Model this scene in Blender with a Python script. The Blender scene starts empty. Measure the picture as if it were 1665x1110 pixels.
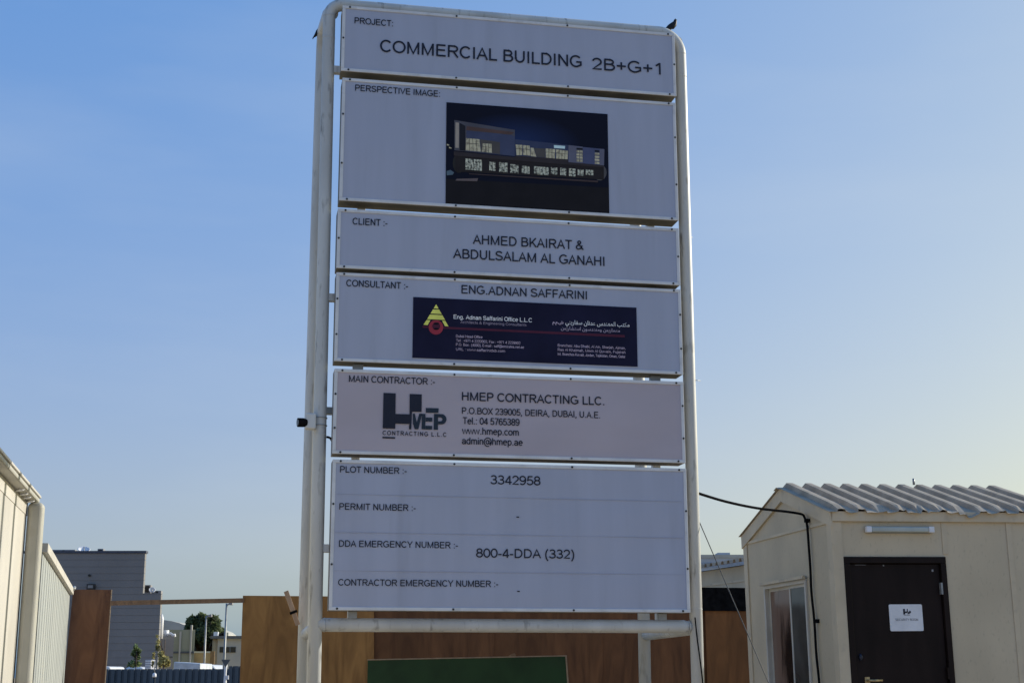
import bpy, bmesh, math, random
from mathutils import Vector, Matrix
R = math.radians
random.seed(7)
scene = bpy.context.scene
COL = scene.collection

# ------------------------------------------------------------------ camera
FPX, PITCH, ROLL = 2330.98, R(13.097), R(-0.0939)
EYE = Vector((0, 0, 1.5))
cp, sp, cr, sr = math.cos(PITCH), math.sin(PITCH), math.cos(ROLL), math.sin(ROLL)
FW = Vector((0, cp, sp)); RT0 = Vector((1, 0, 0)); UP0 = Vector((0, -sp, cp))
RT = cr * RT0 + sr * UP0; UP = -sr * RT0 + cr * UP0
cam = bpy.data.cameras.new('camera'); camo = bpy.data.objects.new('camera', cam); COL.objects.link(camo)
cam.sensor_width = 36; cam.lens = FPX / 1665 * 36; cam.clip_start = .1; cam.clip_end = 3000
M = Matrix((RT, UP, -FW)).transposed().to_4x4(); M.translation = EYE
camo.matrix_world = M
scene.camera = camo

# ------------------------------------------------------------------ sky, sun, exposure
SUN_AZ, SUN_EL = R(66), R(21)          # azimuth clockwise from +Y (straight ahead)
w = bpy.data.worlds.new('World'); scene.world = w; w.use_nodes = True
nt = w.node_tree
sky = nt.nodes.new('ShaderNodeTexSky'); sky.sky_type = 'NISHITA'; sky.sun_disc = False
sky.sun_elevation = SUN_EL; sky.sun_rotation = SUN_AZ
sky.air_density = 1.0; sky.dust_density = 2.0; sky.ozone_density = 3.0; sky.altitude = 0
# hazy-day response of the sky colours
com = nt.nodes.new('ShaderNodeCombineColor')
gm = nt.nodes.new('ShaderNodeGamma'); gm.inputs[1].default_value = .6; nt.links.new(sky.outputs[0], gm.inputs[0])
for i, (off_, k0, k1, k2) in enumerate(((-.181, .707, 1.411, -.363), (-.018, .833, .41, .251), (.354, .115, -1.48, 1.784))):
    dn = nt.nodes.new('ShaderNodeVectorMath'); dn.operation = 'DOT_PRODUCT'; dn.inputs[1].default_value = (k0 * 1.657, k1 * 1.657, k2 * 1.657)
    m1 = nt.nodes.new('ShaderNodeMath'); m1.operation = 'ADD'; m1.inputs[1].default_value = off_ * 10
    m2 = nt.nodes.new('ShaderNodeMath'); m2.operation = 'MAXIMUM'; m2.inputs[1].default_value = 0
    nt.links.new(gm.outputs[0], dn.inputs[0]); nt.links.new(dn.outputs['Value'], m1.inputs[0]); nt.links.new(m1.outputs[0], m2.inputs[0]); nt.links.new(m2.outputs[0], com.inputs[i])
bg = nt.nodes['Background']; bg.inputs[1].default_value = .1
# faint uneven haze
wt = nt.nodes.new('ShaderNodeTexCoord'); wm = nt.nodes.new('ShaderNodeMapping'); wm.inputs['Scale'].default_value = (1.2, 1.2, 5); wm.inputs['Rotation'].default_value = (.25, .1, 0)
wn = nt.nodes.new('ShaderNodeTexNoise'); wn.inputs['Scale'].default_value = 2.2; wn.inputs['Detail'].default_value = 7
wr = nt.nodes.new('ShaderNodeValToRGB'); wr.color_ramp.elements[0].position = .5; wr.color_ramp.elements[1].position = .78
wr.color_ramp.elements[0].color = (0, 0, 0, 1); wr.color_ramp.elements[1].color = (.16, .16, .16, 1)
wx = nt.nodes.new('ShaderNodeMixRGB'); wx.inputs[2].default_value = (5.6, 6.2, 6.7, 1)
nt.links.new(wt.outputs['Generated'], wm.inputs[0]); nt.links.new(wm.outputs[0], wn.inputs[0]); nt.links.new(wn.outputs[0], wr.inputs[0])
nt.links.new(wr.outputs[0], wx.inputs[0]); nt.links.new(com.outputs[0], wx.inputs[1])
nt.links.new(wx.outputs[0], bg.inputs[0])
sl = bpy.data.lights.new('sun', 'SUN'); sl.energy = 4.6; sl.angle = R(.5); sl.color = (1, .94, .85)
so = bpy.data.objects.new('sun', sl); COL.objects.link(so)
sd = Vector((math.sin(SUN_AZ) * math.cos(SUN_EL), math.cos(SUN_AZ) * math.cos(SUN_EL), math.sin(SUN_EL)))
so.rotation_euler = sd.to_track_quat('Z', 'Y').to_euler()
scene.view_settings.view_transform = 'Standard'; scene.view_settings.look = 'None'
scene.view_settings.exposure = 0.2; scene.view_settings.gamma = 1
scene.cycles.use_denoising = True

GLYPHS_A = {
32: (139, []),
46: (109, [[55, 56,39, 51,29, 41,25, 26,29, 10,39, 0,55, -5,70, 0,80, 10,85, 26,80, 41,70, 51]]),
65165: (119, [[46, 0,36, 357,77, 357,87, 0]]),
65166: (146, [[146, -3,121, -1,101, 2,84, 7,72, 14,62, 23,55, 35,46, 84,36, 357,77, 357,87, 100,92, 62,95, 54,101, 48,109, 44,151, 39,166, 33,171, 19,164, 4]]),
65168: (547, [[195, -11,208, 31,273, 34,340, 48,405, 75,424, 87,442, 101,458, 118,490, 99,484, 81,482, 69,488, 54,508, 43,552, 39,567, 33,572, 19,565, 4,547, -3,490, 4,475, 10,463, 17,454, 26,448, 37,446, 49,447, 64,456, 61,408, 30,346, 8,274, -6], [195, -11,117, -5,95, 0,77, 6,61, 13,47, 22,35, 32,27, 44,20, 58,16, 74,15, 91,17, 117,22, 144,29, 170,67, 160,62, 142,58, 122,56, 103,57, 86,62, 72,69, 61,80, 51,96, 44,116, 38,140, 34,171, 31,208, 31,218, 6], [232, -106,214, -98,207, -81,214, -64,232, -56,249, -64,256, -81,249, -98]]),
65176: (187, [[0, -3,5, 39,44, 42,53, 46,60, 50,65, 57,77, 88,88, 142,127, 134,123, 114,118, 92,117, 73,118, 60,125, 49,147, 41,192, 39,207, 33,212, 19,205, 4,187, -3,138, 1,111, 11,98, 27,92, 50,107, 49,90, 23,69, 7,40, -1], [134, 193,116, 200,109, 218,116, 235,134, 243,151, 235,158, 218,151, 200], [65, 193,47, 200,40, 218,47, 235,65, 243,82, 235,90, 218,82, 200]]),
65194: (266, [[108, 39,147, 44,169, 58,176, 81,170, 105,156, 136,135, 173,110, 212,145, 235,179, 179,203, 130,219, 87,235, 55,253, 41,271, 39,286, 33,291, 19,284, 4,266, -3,234, 4,207, 24,200, 35,194, 48,191, 62,211, 79,202, 40,195, 28,185, 18,171, 9,154, 2,133, -2,108, -3,73, 0,42, 9,18, 23,38, 57,66, 45]]),
65197: (183, [[2, -115,-13, -77,19, -66,45, -53,65, -39,82, -24,94, -8,103, 8,108, 23,112, 39,113, 54,110, 81,100, 110,79, 151,115, 170,142, 108,151, 57,149, 37,146, 18,140, 0,113, -45,77, -79,37, -102]]),
65201: (605, [[157, -116,103, -108,86, -102,71, -95,57, -86,45, -75,35, -63,26, -49,20, -34,16, -18,15, -1,17, 25,24, 55,36, 88,72, 74,63, 48,58, 24,56, 3,58, -13,62, -27,70, -40,80, -51,92, -59,107, -66,123, -71,140, -74,158, -75,179, -74,198, -72,215, -67,229, -62,241, -55,252, -47,271, -19,277, 13,273, 55,265, 93,254, 131,294, 142,303, 111,307, 93,311, 80,323, 53,340, 41,363, 39,380, 41,395, 53,407, 84,417, 141,455, 134,451, 112,447, 86,446, 65,449, 52,462, 42,491, 39,518, 41,535, 52,542, 82,538, 111,527, 148,513, 187,553, 202,566, 165,576, 125,580, 90,573, 47,554, 18,526, 2,491, -3,460, 1,439, 10,425, 26,419, 49,436, 49,418, 19,394, 3,360, -3,334, 2,315, 13,304, 28,298, 46,319, 21,308, -28,301, -43,293, -58,282, -72,269, -84,252, -95,234, -104,211, -111,186, -115]]),
65203: (392, [[0, -3,5, 39,31, 41,48, 52,61, 82,75, 138,112, 127,108, 108,103, 86,101, 65,102, 57,105, 51,111, 46,119, 42,130, 39,145, 39,170, 41,185, 53,197, 84,207, 141,245, 134,242, 112,238, 86,236, 65,239, 52,252, 42,282, 39,307, 42,323, 55,329, 82,320, 129,301, 187,341, 202,353, 165,363, 125,367, 90,361, 49,344, 20,317, 3,281, -3,243, 3,220, 20,209, 49,226, 49,206, 16,180, 1,139, -3,112, 2,88, 17,81, 26,77, 38,75, 53,90, 56,84, 40,77, 27,69, 18,61, 10,51, 5,40, 2]]),
65205: (605, [[157, -116,103, -108,86, -102,71, -95,57, -86,45, -75,35, -63,26, -49,20, -34,16, -18,15, -1,17, 25,24, 55,36, 88,72, 74,63, 48,58, 24,56, 3,58, -13,62, -27,70, -40,80, -51,92, -59,107, -66,123, -71,140, -74,158, -75,179, -74,198, -72,215, -67,229, -62,241, -55,252, -47,271, -19,277, 13,273, 55,265, 93,254, 131,294, 142,303, 111,307, 93,311, 80,323, 53,340, 41,363, 39,380, 41,395, 53,407, 84,417, 141,455, 134,451, 112,447, 86,446, 65,449, 52,462, 42,491, 39,518, 41,535, 52,542, 82,538, 111,527, 148,513, 187,553, 202,566, 165,576, 125,580, 90,573, 47,554, 18,526, 2,491, -3,460, 1,439, 10,425, 26,419, 49,436, 49,418, 19,394, 3,360, -3,334, 2,315, 13,304, 28,298, 46,319, 21,308, -28,301, -43,293, -58,282, -72,269, -84,252, -95,234, -104,211, -111,186, -115], [412, 273,394, 280,387, 297,394, 315,412, 322,429, 315,437, 297,429, 280], [378, 218,360, 225,353, 242,360, 260,378, 267,395, 260,403, 242,395, 225], [446, 218,428, 225,421, 242,428, 260,446, 267,463, 260,471, 242,463, 225]]),
65208: (425, [[0, -3,5, 39,31, 41,48, 52,61, 82,75, 138,112, 127,105, 97,101, 65,105, 51,119, 42,145, 39,170, 41,185, 53,197, 84,207, 141,245, 134,242, 112,238, 86,236, 65,239, 52,252, 42,282, 39,297, 40,309, 43,318, 49,324, 57,328, 68,329, 81,329, 105,327, 134,323, 170,360, 173,366, 106,377, 65,383, 56,389, 49,397, 45,430, 39,445, 33,450, 19,443, 4,425, -3,395, 2,372, 15,356, 34,347, 57,356, 54,352, 40,346, 29,339, 19,311, 2,277, -3,241, 3,219, 20,209, 49,226, 49,206, 16,180, 1,139, -3,112, 2,88, 17,81, 26,77, 38,75, 53,90, 56,84, 40,77, 27,69, 18,61, 10,51, 5,40, 2], [216, 273,198, 280,191, 297,198, 315,216, 322,233, 315,240, 297,233, 280], [182, 218,164, 225,157, 242,164, 260,182, 267,199, 260,206, 242,199, 225], [250, 218,232, 225,225, 242,232, 260,250, 267,267, 260,274, 242,267, 225]]),
65227: (252, [[0, -3,5, 39,54, 39,79, 40,90, 41,69, 57,48, 84,43, 96,40, 109,39, 124,40, 142,45, 159,52, 174,62, 187,74, 198,89, 208,105, 214,123, 218,142, 220,167, 218,192, 212,183, 173,162, 177,142, 179,110, 172,88, 153,84, 144,81, 135,80, 124,86, 100,100, 81,120, 67,142, 59,161, 56,172, 60,183, 63,199, 70,223, 80,237, 44,168, 20,93, 3]]),
65228: (261, [[0, -3,5, 39,62, 44,110, 60,149, 82,173, 109,182, 136,178, 149,162, 161,134, 165,109, 162,83, 154,63, 142,88, 121,113, 98,140, 70,165, 56,196, 46,231, 40,266, 39,281, 33,286, 19,279, 4,261, -3,204, 3,151, 19,108, 46,89, 68,66, 90,40, 112,34, 121,29, 134,27, 145,37, 163,62, 183,99, 199,141, 206,159, 205,174, 202,187, 197,198, 191,207, 184,213, 175,222, 147,220, 132,217, 118,211, 103,202, 89,192, 75,179, 62,131, 29,70, 6]]),
65236: (248, [[0, -3,5, 39,31, 39,57, 40,82, 43,104, 47,136, 62,160, 84,165, 93,168, 103,169, 114,164, 137,149, 158,142, 163,135, 166,127, 167,104, 159,88, 138,82, 112,90, 83,110, 61,134, 47,87, 33,68, 49,49, 76,44, 87,41, 99,41, 113,48, 150,67, 180,95, 200,128, 208,144, 206,158, 201,171, 194,182, 184,192, 173,200, 160,205, 146,209, 131,210, 117,202, 78,180, 47,148, 24,110, 9,85, 3,57, 0,28, -2], [248, -3,196, 1,145, 9,106, 21,141, 46,176, 42,217, 40,252, 39,268, 33,273, 19,266, 4], [124, 259,106, 266,99, 284,106, 301,124, 309,141, 301,148, 284,141, 266]]),
65244: (254, [[0, -3,5, 39,44, 39,105, 43,131, 55,138, 71,128, 97,106, 127,76, 157,46, 185,23, 206,14, 220,15, 234,19, 247,25, 257,52, 279,93, 303,142, 328,194, 354,211, 317,163, 293,117, 270,74, 246,39, 223,42, 240,84, 203,122, 167,156, 128,185, 82,192, 70,200, 60,209, 53,237, 41,259, 39,274, 33,279, 19,272, 4,254, -3,222, 2,187, 19,176, 28,166, 41,158, 57,173, 51,155, 27,131, 11,94, 1,42, -3]]),
65247: (130, [[0, -3,5, 39,45, 44,51, 49,56, 55,58, 64,59, 103,49, 357,90, 357,100, 107,98, 60,95, 47,91, 36,85, 26,77, 17,67, 10,54, 5]]),
65249: (242, [[37, -197,22, -132,13, -74,10, -31,11, -11,15, 6,21, 20,29, 33,39, 43,51, 52,92, 67,139, 70,185, 64,183, 96,172, 124,154, 144,129, 151,106, 145,85, 128,66, 101,35, 118,64, 161,97, 184,132, 191,148, 190,162, 186,175, 180,185, 172,195, 163,202, 152,217, 115,222, 78,219, 53,212, 30,204, 15,153, 26,111, 28,79, 20,58, 0,51, -33,54, -77,62, -131,76, -187]]),
65251: (262, [[0, -3,5, 39,29, 45,47, 65,67, 102,95, 151,124, 173,152, 179,163, 178,174, 175,184, 170,209, 147,226, 115,233, 81,231, 62,228, 46,222, 33,214, 23,205, 14,195, 8,162, 0,122, 6,104, 12,84, 22,61, 37,80, 68,124, 47,157, 41,180, 45,193, 58,197, 76,190, 105,172, 128,164, 134,157, 137,149, 138,132, 133,114, 115,94, 76,71, 33,49, 10,26, 0]]),
65252: (289, [[0, -3,5, 39,27, 45,43, 65,63, 102,87, 141,111, 165,134, 178,153, 181,183, 174,207, 149,231, 102,251, 61,271, 43,294, 39,309, 33,314, 19,307, 4,289, -3,253, 4,243, 9,234, 16,226, 25,233, 35,218, 10,198, -5,173, -10,139, -3,106, 18,78, 48,53, 14,29, 1], [97, 86,115, 62,135, 44,155, 34,173, 31,183, 32,192, 37,198, 44,202, 53,202, 65,198, 79,188, 101,178, 121,166, 136,150, 141,134, 136,117, 119]]),
65253: (343, [[15, -1,17, 25,24, 55,36, 88,72, 74,63, 48,58, 24,56, 3,58, -13,62, -28,70, -40,80, -50,92, -59,107, -66,123, -70,141, -73,160, -74,181, -73,199, -70,216, -65,230, -58,242, -50,252, -41,271, -9,277, 27,270, 73,243, 140,281, 159,299, 119,312, 77,318, 33,313, -8,297, -47,268, -82,255, -91,240, -99,223, -106,204, -111,183, -114,159, -115,104, -108,87, -103,72, -96,58, -88,45, -77,35, -65,27, -52,20, -37,16, -20], [166, 199,148, 206,141, 224,148, 241,166, 249,183, 241,191, 224,183, 206]]),
65255: (134, [[0, -3,5, 39,44, 42,53, 44,60, 48,65, 54,72, 82,68, 111,57, 148,43, 187,84, 202,96, 165,106, 125,110, 90,105, 54,93, 28,71, 11,40, 1], [64, 254,46, 261,39, 278,46, 296,64, 303,81, 296,89, 278,81, 261]]),
65256: (172, [[0, -3,5, 39,38, 42,45, 46,51, 50,56, 57,67, 88,78, 142,117, 134,113, 114,108, 92,107, 73,111, 56,131, 43,177, 39,192, 33,197, 19,190, 4,172, -3,121, 3,109, 8,100, 14,94, 21,82, 50,97, 49,80, 23,60, 7,34, -1], [78, 193,60, 200,53, 218,60, 235,78, 243,95, 235,103, 218,95, 200]]),
65260: (254, [[154, -109,133, -107,114, -102,97, -94,81, -83,67, -68,56, -50,48, -29,43, -5,41, 23,42, 49,45, 74,51, 98,58, 119,66, 139,76, 156,87, 171,98, 184,111, 195,123, 202,136, 207,148, 208,159, 207,168, 204,178, 199,198, 172,206, 132,199, 90,193, 76,185, 63,175, 52,161, 41,144, 32,124, 26,157, 53,189, 46,222, 41,259, 39,274, 33,279, 19,272, 4,254, -3,225, -1,194, 3,164, 8,208, 10,225, -20,227, -51,216, -80,191, -101], [0, -3,5, 39,26, 39,46, 39,48, 2,24, -1], [155, -68,172, -64,187, -53,193, -33,186, -10,165, 7,121, 14,107, 13,93, 11,77, 8,77, 42,112, 49,140, 64,158, 89,165, 127,163, 144,157, 160,145, 167,126, 157,105, 129,88, 86,82, 32,89, -20,108, -50,132, -64]]),
65261: (224, [[29, -115,20, -74,75, -63,119, -42,130, -32,139, -20,147, -7,153, 9,156, 28,157, 49,154, 78,145, 104,131, 121,112, 128,91, 119,77, 97,72, 70,76, 51,90, 40,116, 36,145, 39,171, 47,173, 12,144, -1,112, -4,78, 0,53, 12,37, 32,32, 60,38, 98,55, 133,82, 159,92, 164,104, 167,116, 169,129, 167,140, 164,151, 158,176, 131,191, 91,196, 46,194, 16,188, -11,177, -35,163, -56,144, -74,121, -89,94, -100,64, -109]]),
65262: (236, [[29, -115,20, -74,75, -63,119, -42,130, -32,139, -20,147, -7,153, 9,156, 28,157, 49,156, 70,151, 89,145, 105,135, 118,125, 125,112, 128,93, 120,78, 98,72, 69,76, 54,88, 45,108, 40,136, 39,241, 39,256, 33,261, 19,254, 4,236, -3,117, -3,75, 4,63, 9,52, 16,44, 24,37, 34,33, 46,32, 61,39, 101,56, 135,83, 160,93, 164,104, 168,116, 169,131, 167,144, 163,157, 155,168, 144,178, 131,186, 114,191, 95,195, 72,196, 46,194, 16,188, -11,177, -35,163, -56,144, -74,121, -89,94, -100,64, -109]]),
65266: (368, [[15, -1,17, 25,24, 55,36, 88,72, 74,63, 48,58, 24,56, 3,57, -10,60, -22,65, -33,91, -57,129, -71,174, -76,228, -71,273, -56,303, -35,309, -27,313, -19,314, -10,309, 2,294, 13,270, 22,238, 32,248, 73,294, 57,329, 46,355, 40,373, 39,388, 33,393, 19,386, 4,368, -3,356, -3,351, -10,350, -29,346, -41,339, -53,329, -64,317, -75,302, -85,284, -94,264, -101,242, -108,218, -112,192, -115,163, -116,137, -115,113, -110,90, -103,69, -93,51, -81,36, -65,24, -47,17, -25], [199, -211,181, -203,174, -186,181, -169,199, -161,216, -169,224, -186,216, -203], [131, -211,113, -203,106, -186,113, -169,131, -161,148, -169,155, -186,148, -203]]),
65267: (150, [[0, -3,5, 39,51, 41,61, 43,69, 47,75, 52,78, 60,81, 69,82, 82,78, 111,67, 148,53, 187,94, 202,106, 165,116, 125,120, 90,113, 47,107, 36,100, 27,92, 19,54, 3], [93, -97,75, -90,68, -73,75, -55,93, -48,110, -55,117, -73,110, -90], [24, -97,6, -90,-1, -73,6, -55,24, -48,41, -55,49, -73,41, -90]]),
}
ARABIC = [[65266, 65256, 65267, 65197, 65166, 65236, 65203, 32, 65253, 65166, 65255, 65194, 65227, 32, 65201, 65194, 65256, 65260, 65252, 65247, 65165, 32, 65168, 65176, 65244, 65251], [65249, 46, 65249, 46, 65205], [65253, 65262, 65267, 65197, 65166, 65208, 65176, 65203, 65165, 32, 65253, 65262, 65203, 65194, 65256, 65260, 65251, 65261, 32, 65253, 65262, 65267, 65197, 65166, 65252, 65228, 65251]]
# ------------------------------------------------------------------ geometry helpers
def ray(px, py):
    return FW + RT * ((px - 832.5) / FPX) - UP * ((py - 555) / FPX)
def on_plane(px, py, P, n):
    d = ray(px, py); return EYE + d * ((Vector(P) - EYE).dot(n) / d.dot(n))
def at(px, py, Y):
    d = ray(px, py); return EYE + d * (Y / d.y)
def axes(yaw):
    return Vector((math.cos(yaw), math.sin(yaw), 0)), Vector((-math.sin(yaw), math.cos(yaw), 0))
SYAW = R(11.022); SO = Vector((.0047, 11, 0)); SX, SY = axes(SYAW)
def S(px, py, yl=0):
    X = on_plane(px, py, SO + SY * yl, SY); return (X - SO).dot(SX), X.z
def SL(px, py, yl=0):
    u, v = S(px, py, yl); return Vector((u, yl, v))

def mat(name, col, rough=.6, var=.08, scale=4, bump=0, stretch=(1, 1, 1), col2=None, spec=.3, metal=0, dirt=None, dirt_scale=3, dirt_amt=.3, fac_lo=.35, fac_hi=.65, coat=0, distort=0):
    m = bpy.data.materials.new(name); m.use_nodes = True
    n = m.node_tree; b = n.nodes['Principled BSDF']
    b.inputs['Roughness'].default_value = rough; b.inputs['Metallic'].default_value = metal
    b.inputs['Specular IOR Level'].default_value = spec
    if coat: b.inputs['Coat Weight'].default_value = coat
    tc = n.nodes.new('ShaderNodeTexCoord'); mp = n.nodes.new('ShaderNodeMapping')
    mp.inputs['Scale'].default_value = stretch
    n.links.new(tc.outputs['Object'], mp.inputs[0])
    nz = n.nodes.new('ShaderNodeTexNoise'); nz.inputs['Scale'].default_value = scale; nz.inputs['Detail'].default_value = 6; nz.inputs['Distortion'].default_value = distort
    n.links.new(mp.outputs[0], nz.inputs[0])
    c2 = col2 or tuple(c * (1 - var * 2.2) for c in col)
    c1 = col if col2 else tuple(min(1, c * (1 + var)) for c in col)
    rp = n.nodes.new('ShaderNodeValToRGB')
    rp.color_ramp.elements[0].position = fac_lo; rp.color_ramp.elements[1].position = fac_hi
    rp.color_ramp.elements[0].color = (*c2, 1); rp.color_ramp.elements[1].color = (*c1, 1)
    n.links.new(nz.outputs[0], rp.inputs[0]); out = rp.outputs[0]
    if dirt:
        n2 = n.nodes.new('ShaderNodeTexNoise'); n2.inputs['Scale'].default_value = dirt_scale; n2.inputs['Detail'].default_value = 8
        n.links.new(mp.outputs[0], n2.inputs[0])
        r2 = n.nodes.new('ShaderNodeValToRGB'); r2.color_ramp.elements[0].position = .58; r2.color_ramp.elements[1].position = .72
        r2.color_ramp.elements[0].color = (0, 0, 0, 1); r2.color_ramp.elements[1].color = (dirt_amt,) * 3 + (1,)
        n.links.new(n2.outputs[0], r2.inputs[0])
        mx = n.nodes.new('ShaderNodeMixRGB'); mx.inputs[2].default_value = (*dirt, 1)
        n.links.new(r2.outputs[0], mx.inputs[0]); n.links.new(out, mx.inputs[1]); out = mx.outputs[0]
    n.links.new(out, b.inputs['Base Color'])
    if bump:
        bp = n.nodes.new('ShaderNodeBump'); bp.inputs['Strength'].default_value = bump; bp.inputs['Distance'].default_value = .01
        n.links.new(nz.outputs[0], bp.inputs['Height']); n.links.new(bp.outputs[0], b.inputs['Normal'])
    return m

class MB:
    """collects shapes and links them as one mesh object"""
    def __init__(s): s.bm = bmesh.new(); s.mi = 0
    def _f(s, vs, smooth=False):
        try: f = s.bm.faces.new(vs)
        except ValueError: return None
        f.material_index = s.mi; f.smooth = smooth; return f
    def quad(s, *pts): return s._f([s.bm.verts.new(p) for p in pts])
    def box(s, x0, x1, y0, y1, z0, z1, mx=None):
        c = [Vector((x, y, z)) for z in (z0, z1) for y in (y0, y1) for x in (x0, x1)]
        if mx is not None: c = [mx @ p for p in c]
        v = [s.bm.verts.new(p) for p in c]
        for q in ((0, 2, 3, 1), (4, 5, 7, 6), (0, 1, 5, 4), (2, 6, 7, 3), (0, 4, 6, 2), (1, 3, 7, 5)): s._f([v[i] for i in q])
        return s
    def prism(s, pts, off):
        a = [s.bm.verts.new(p) for p in pts]; b = [s.bm.verts.new(Vector(p) + Vector(off)) for p in pts]
        s._f(list(reversed(a))); s._f(b); n = len(a)
        for i in range(n): s._f([a[i], a[(i + 1) % n], b[(i + 1) % n], b[i]])
        return s
    def tube(s, path, r, seg=12, cap=True, smooth=True):
        path = [Vector(p) for p in path]; n = len(path); rs = r if isinstance(r, (list, tuple)) else [r] * n
        prev = None; rings = []
        for i, p in enumerate(path):
            t = (path[min(i + 1, n - 1)] - path[max(i - 1, 0)]).normalized()
            if prev is None: a = t.orthogonal().normalized()
            else: a = (prev - t * prev.dot(t)).normalized()
            prev = a; b = t.cross(a)
            rings.append([s.bm.verts.new(p + (a * math.cos(k * math.tau / seg) + b * math.sin(k * math.tau / seg)) * rs[i]) for k in range(seg)])
        for i in range(n - 1):
            for k in range(seg):
                s._f([rings[i][k], rings[i][(k + 1) % seg], rings[i + 1][(k + 1) % seg], rings[i + 1][k]], smooth)
        if cap: s._f(list(reversed(rings[0]))); s._f(rings[-1])
        return s
    def sheet(s, grid, smooth=False):
        v = [[s.bm.verts.new(p) for p in row] for row in grid]
        for i in range(len(v) - 1):
            for j in range(len(v[0]) - 1): s._f([v[i][j], v[i][j + 1], v[i + 1][j + 1], v[i + 1][j]], smooth)
        return s
    def build(s, name, ms, parent=None, loc=None, bevel=0, bseg=2, solid=0, label=None):
        me = bpy.data.meshes.new(name); s.bm.normal_update(); s.bm.to_mesh(me); s.bm.free()
        for m in (ms if isinstance(ms, (list, tuple)) else [ms]): me.materials.append(m)
        return link(name, me, parent, loc, bevel, bseg, solid, label)
def link(name, me, parent=None, loc=None, bevel=0, bseg=2, solid=0, label=None):
    o = bpy.data.objects.new(name, me); COL.objects.link(o)
    if parent: o.parent = parent
    if loc is not None: o.location = loc
    if solid:
        q = o.modifiers.new('thickness', 'SOLIDIFY'); q.thickness = solid; q.offset = 0
    if bevel:
        q = o.modifiers.new('bevel', 'BEVEL'); q.width = bevel; q.segments = bseg; q.limit_method = 'ANGLE'; q.angle_limit = R(40)
    if label: o['label'] = label
    return o
def tag(o, label, cat, group=None):
    o['label'] = label; o['category'] = cat
    if group: o['group'] = group
    return o
def thing(name, label, cat, loc=(0, 0, 0), yaw=0, group=None):
    o = bpy.data.objects.new(name, None); COL.objects.link(o); o.empty_display_size = .2
    o.location = loc; o.rotation_euler = (0, 0, yaw)
    return tag(o, label, cat, group)
def copy_tree(o, parent=None):
    c = o.copy(); COL.objects.link(c)
    if parent: c.parent = parent
    for ch in o.children: copy_tree(ch, c)
    return c

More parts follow.
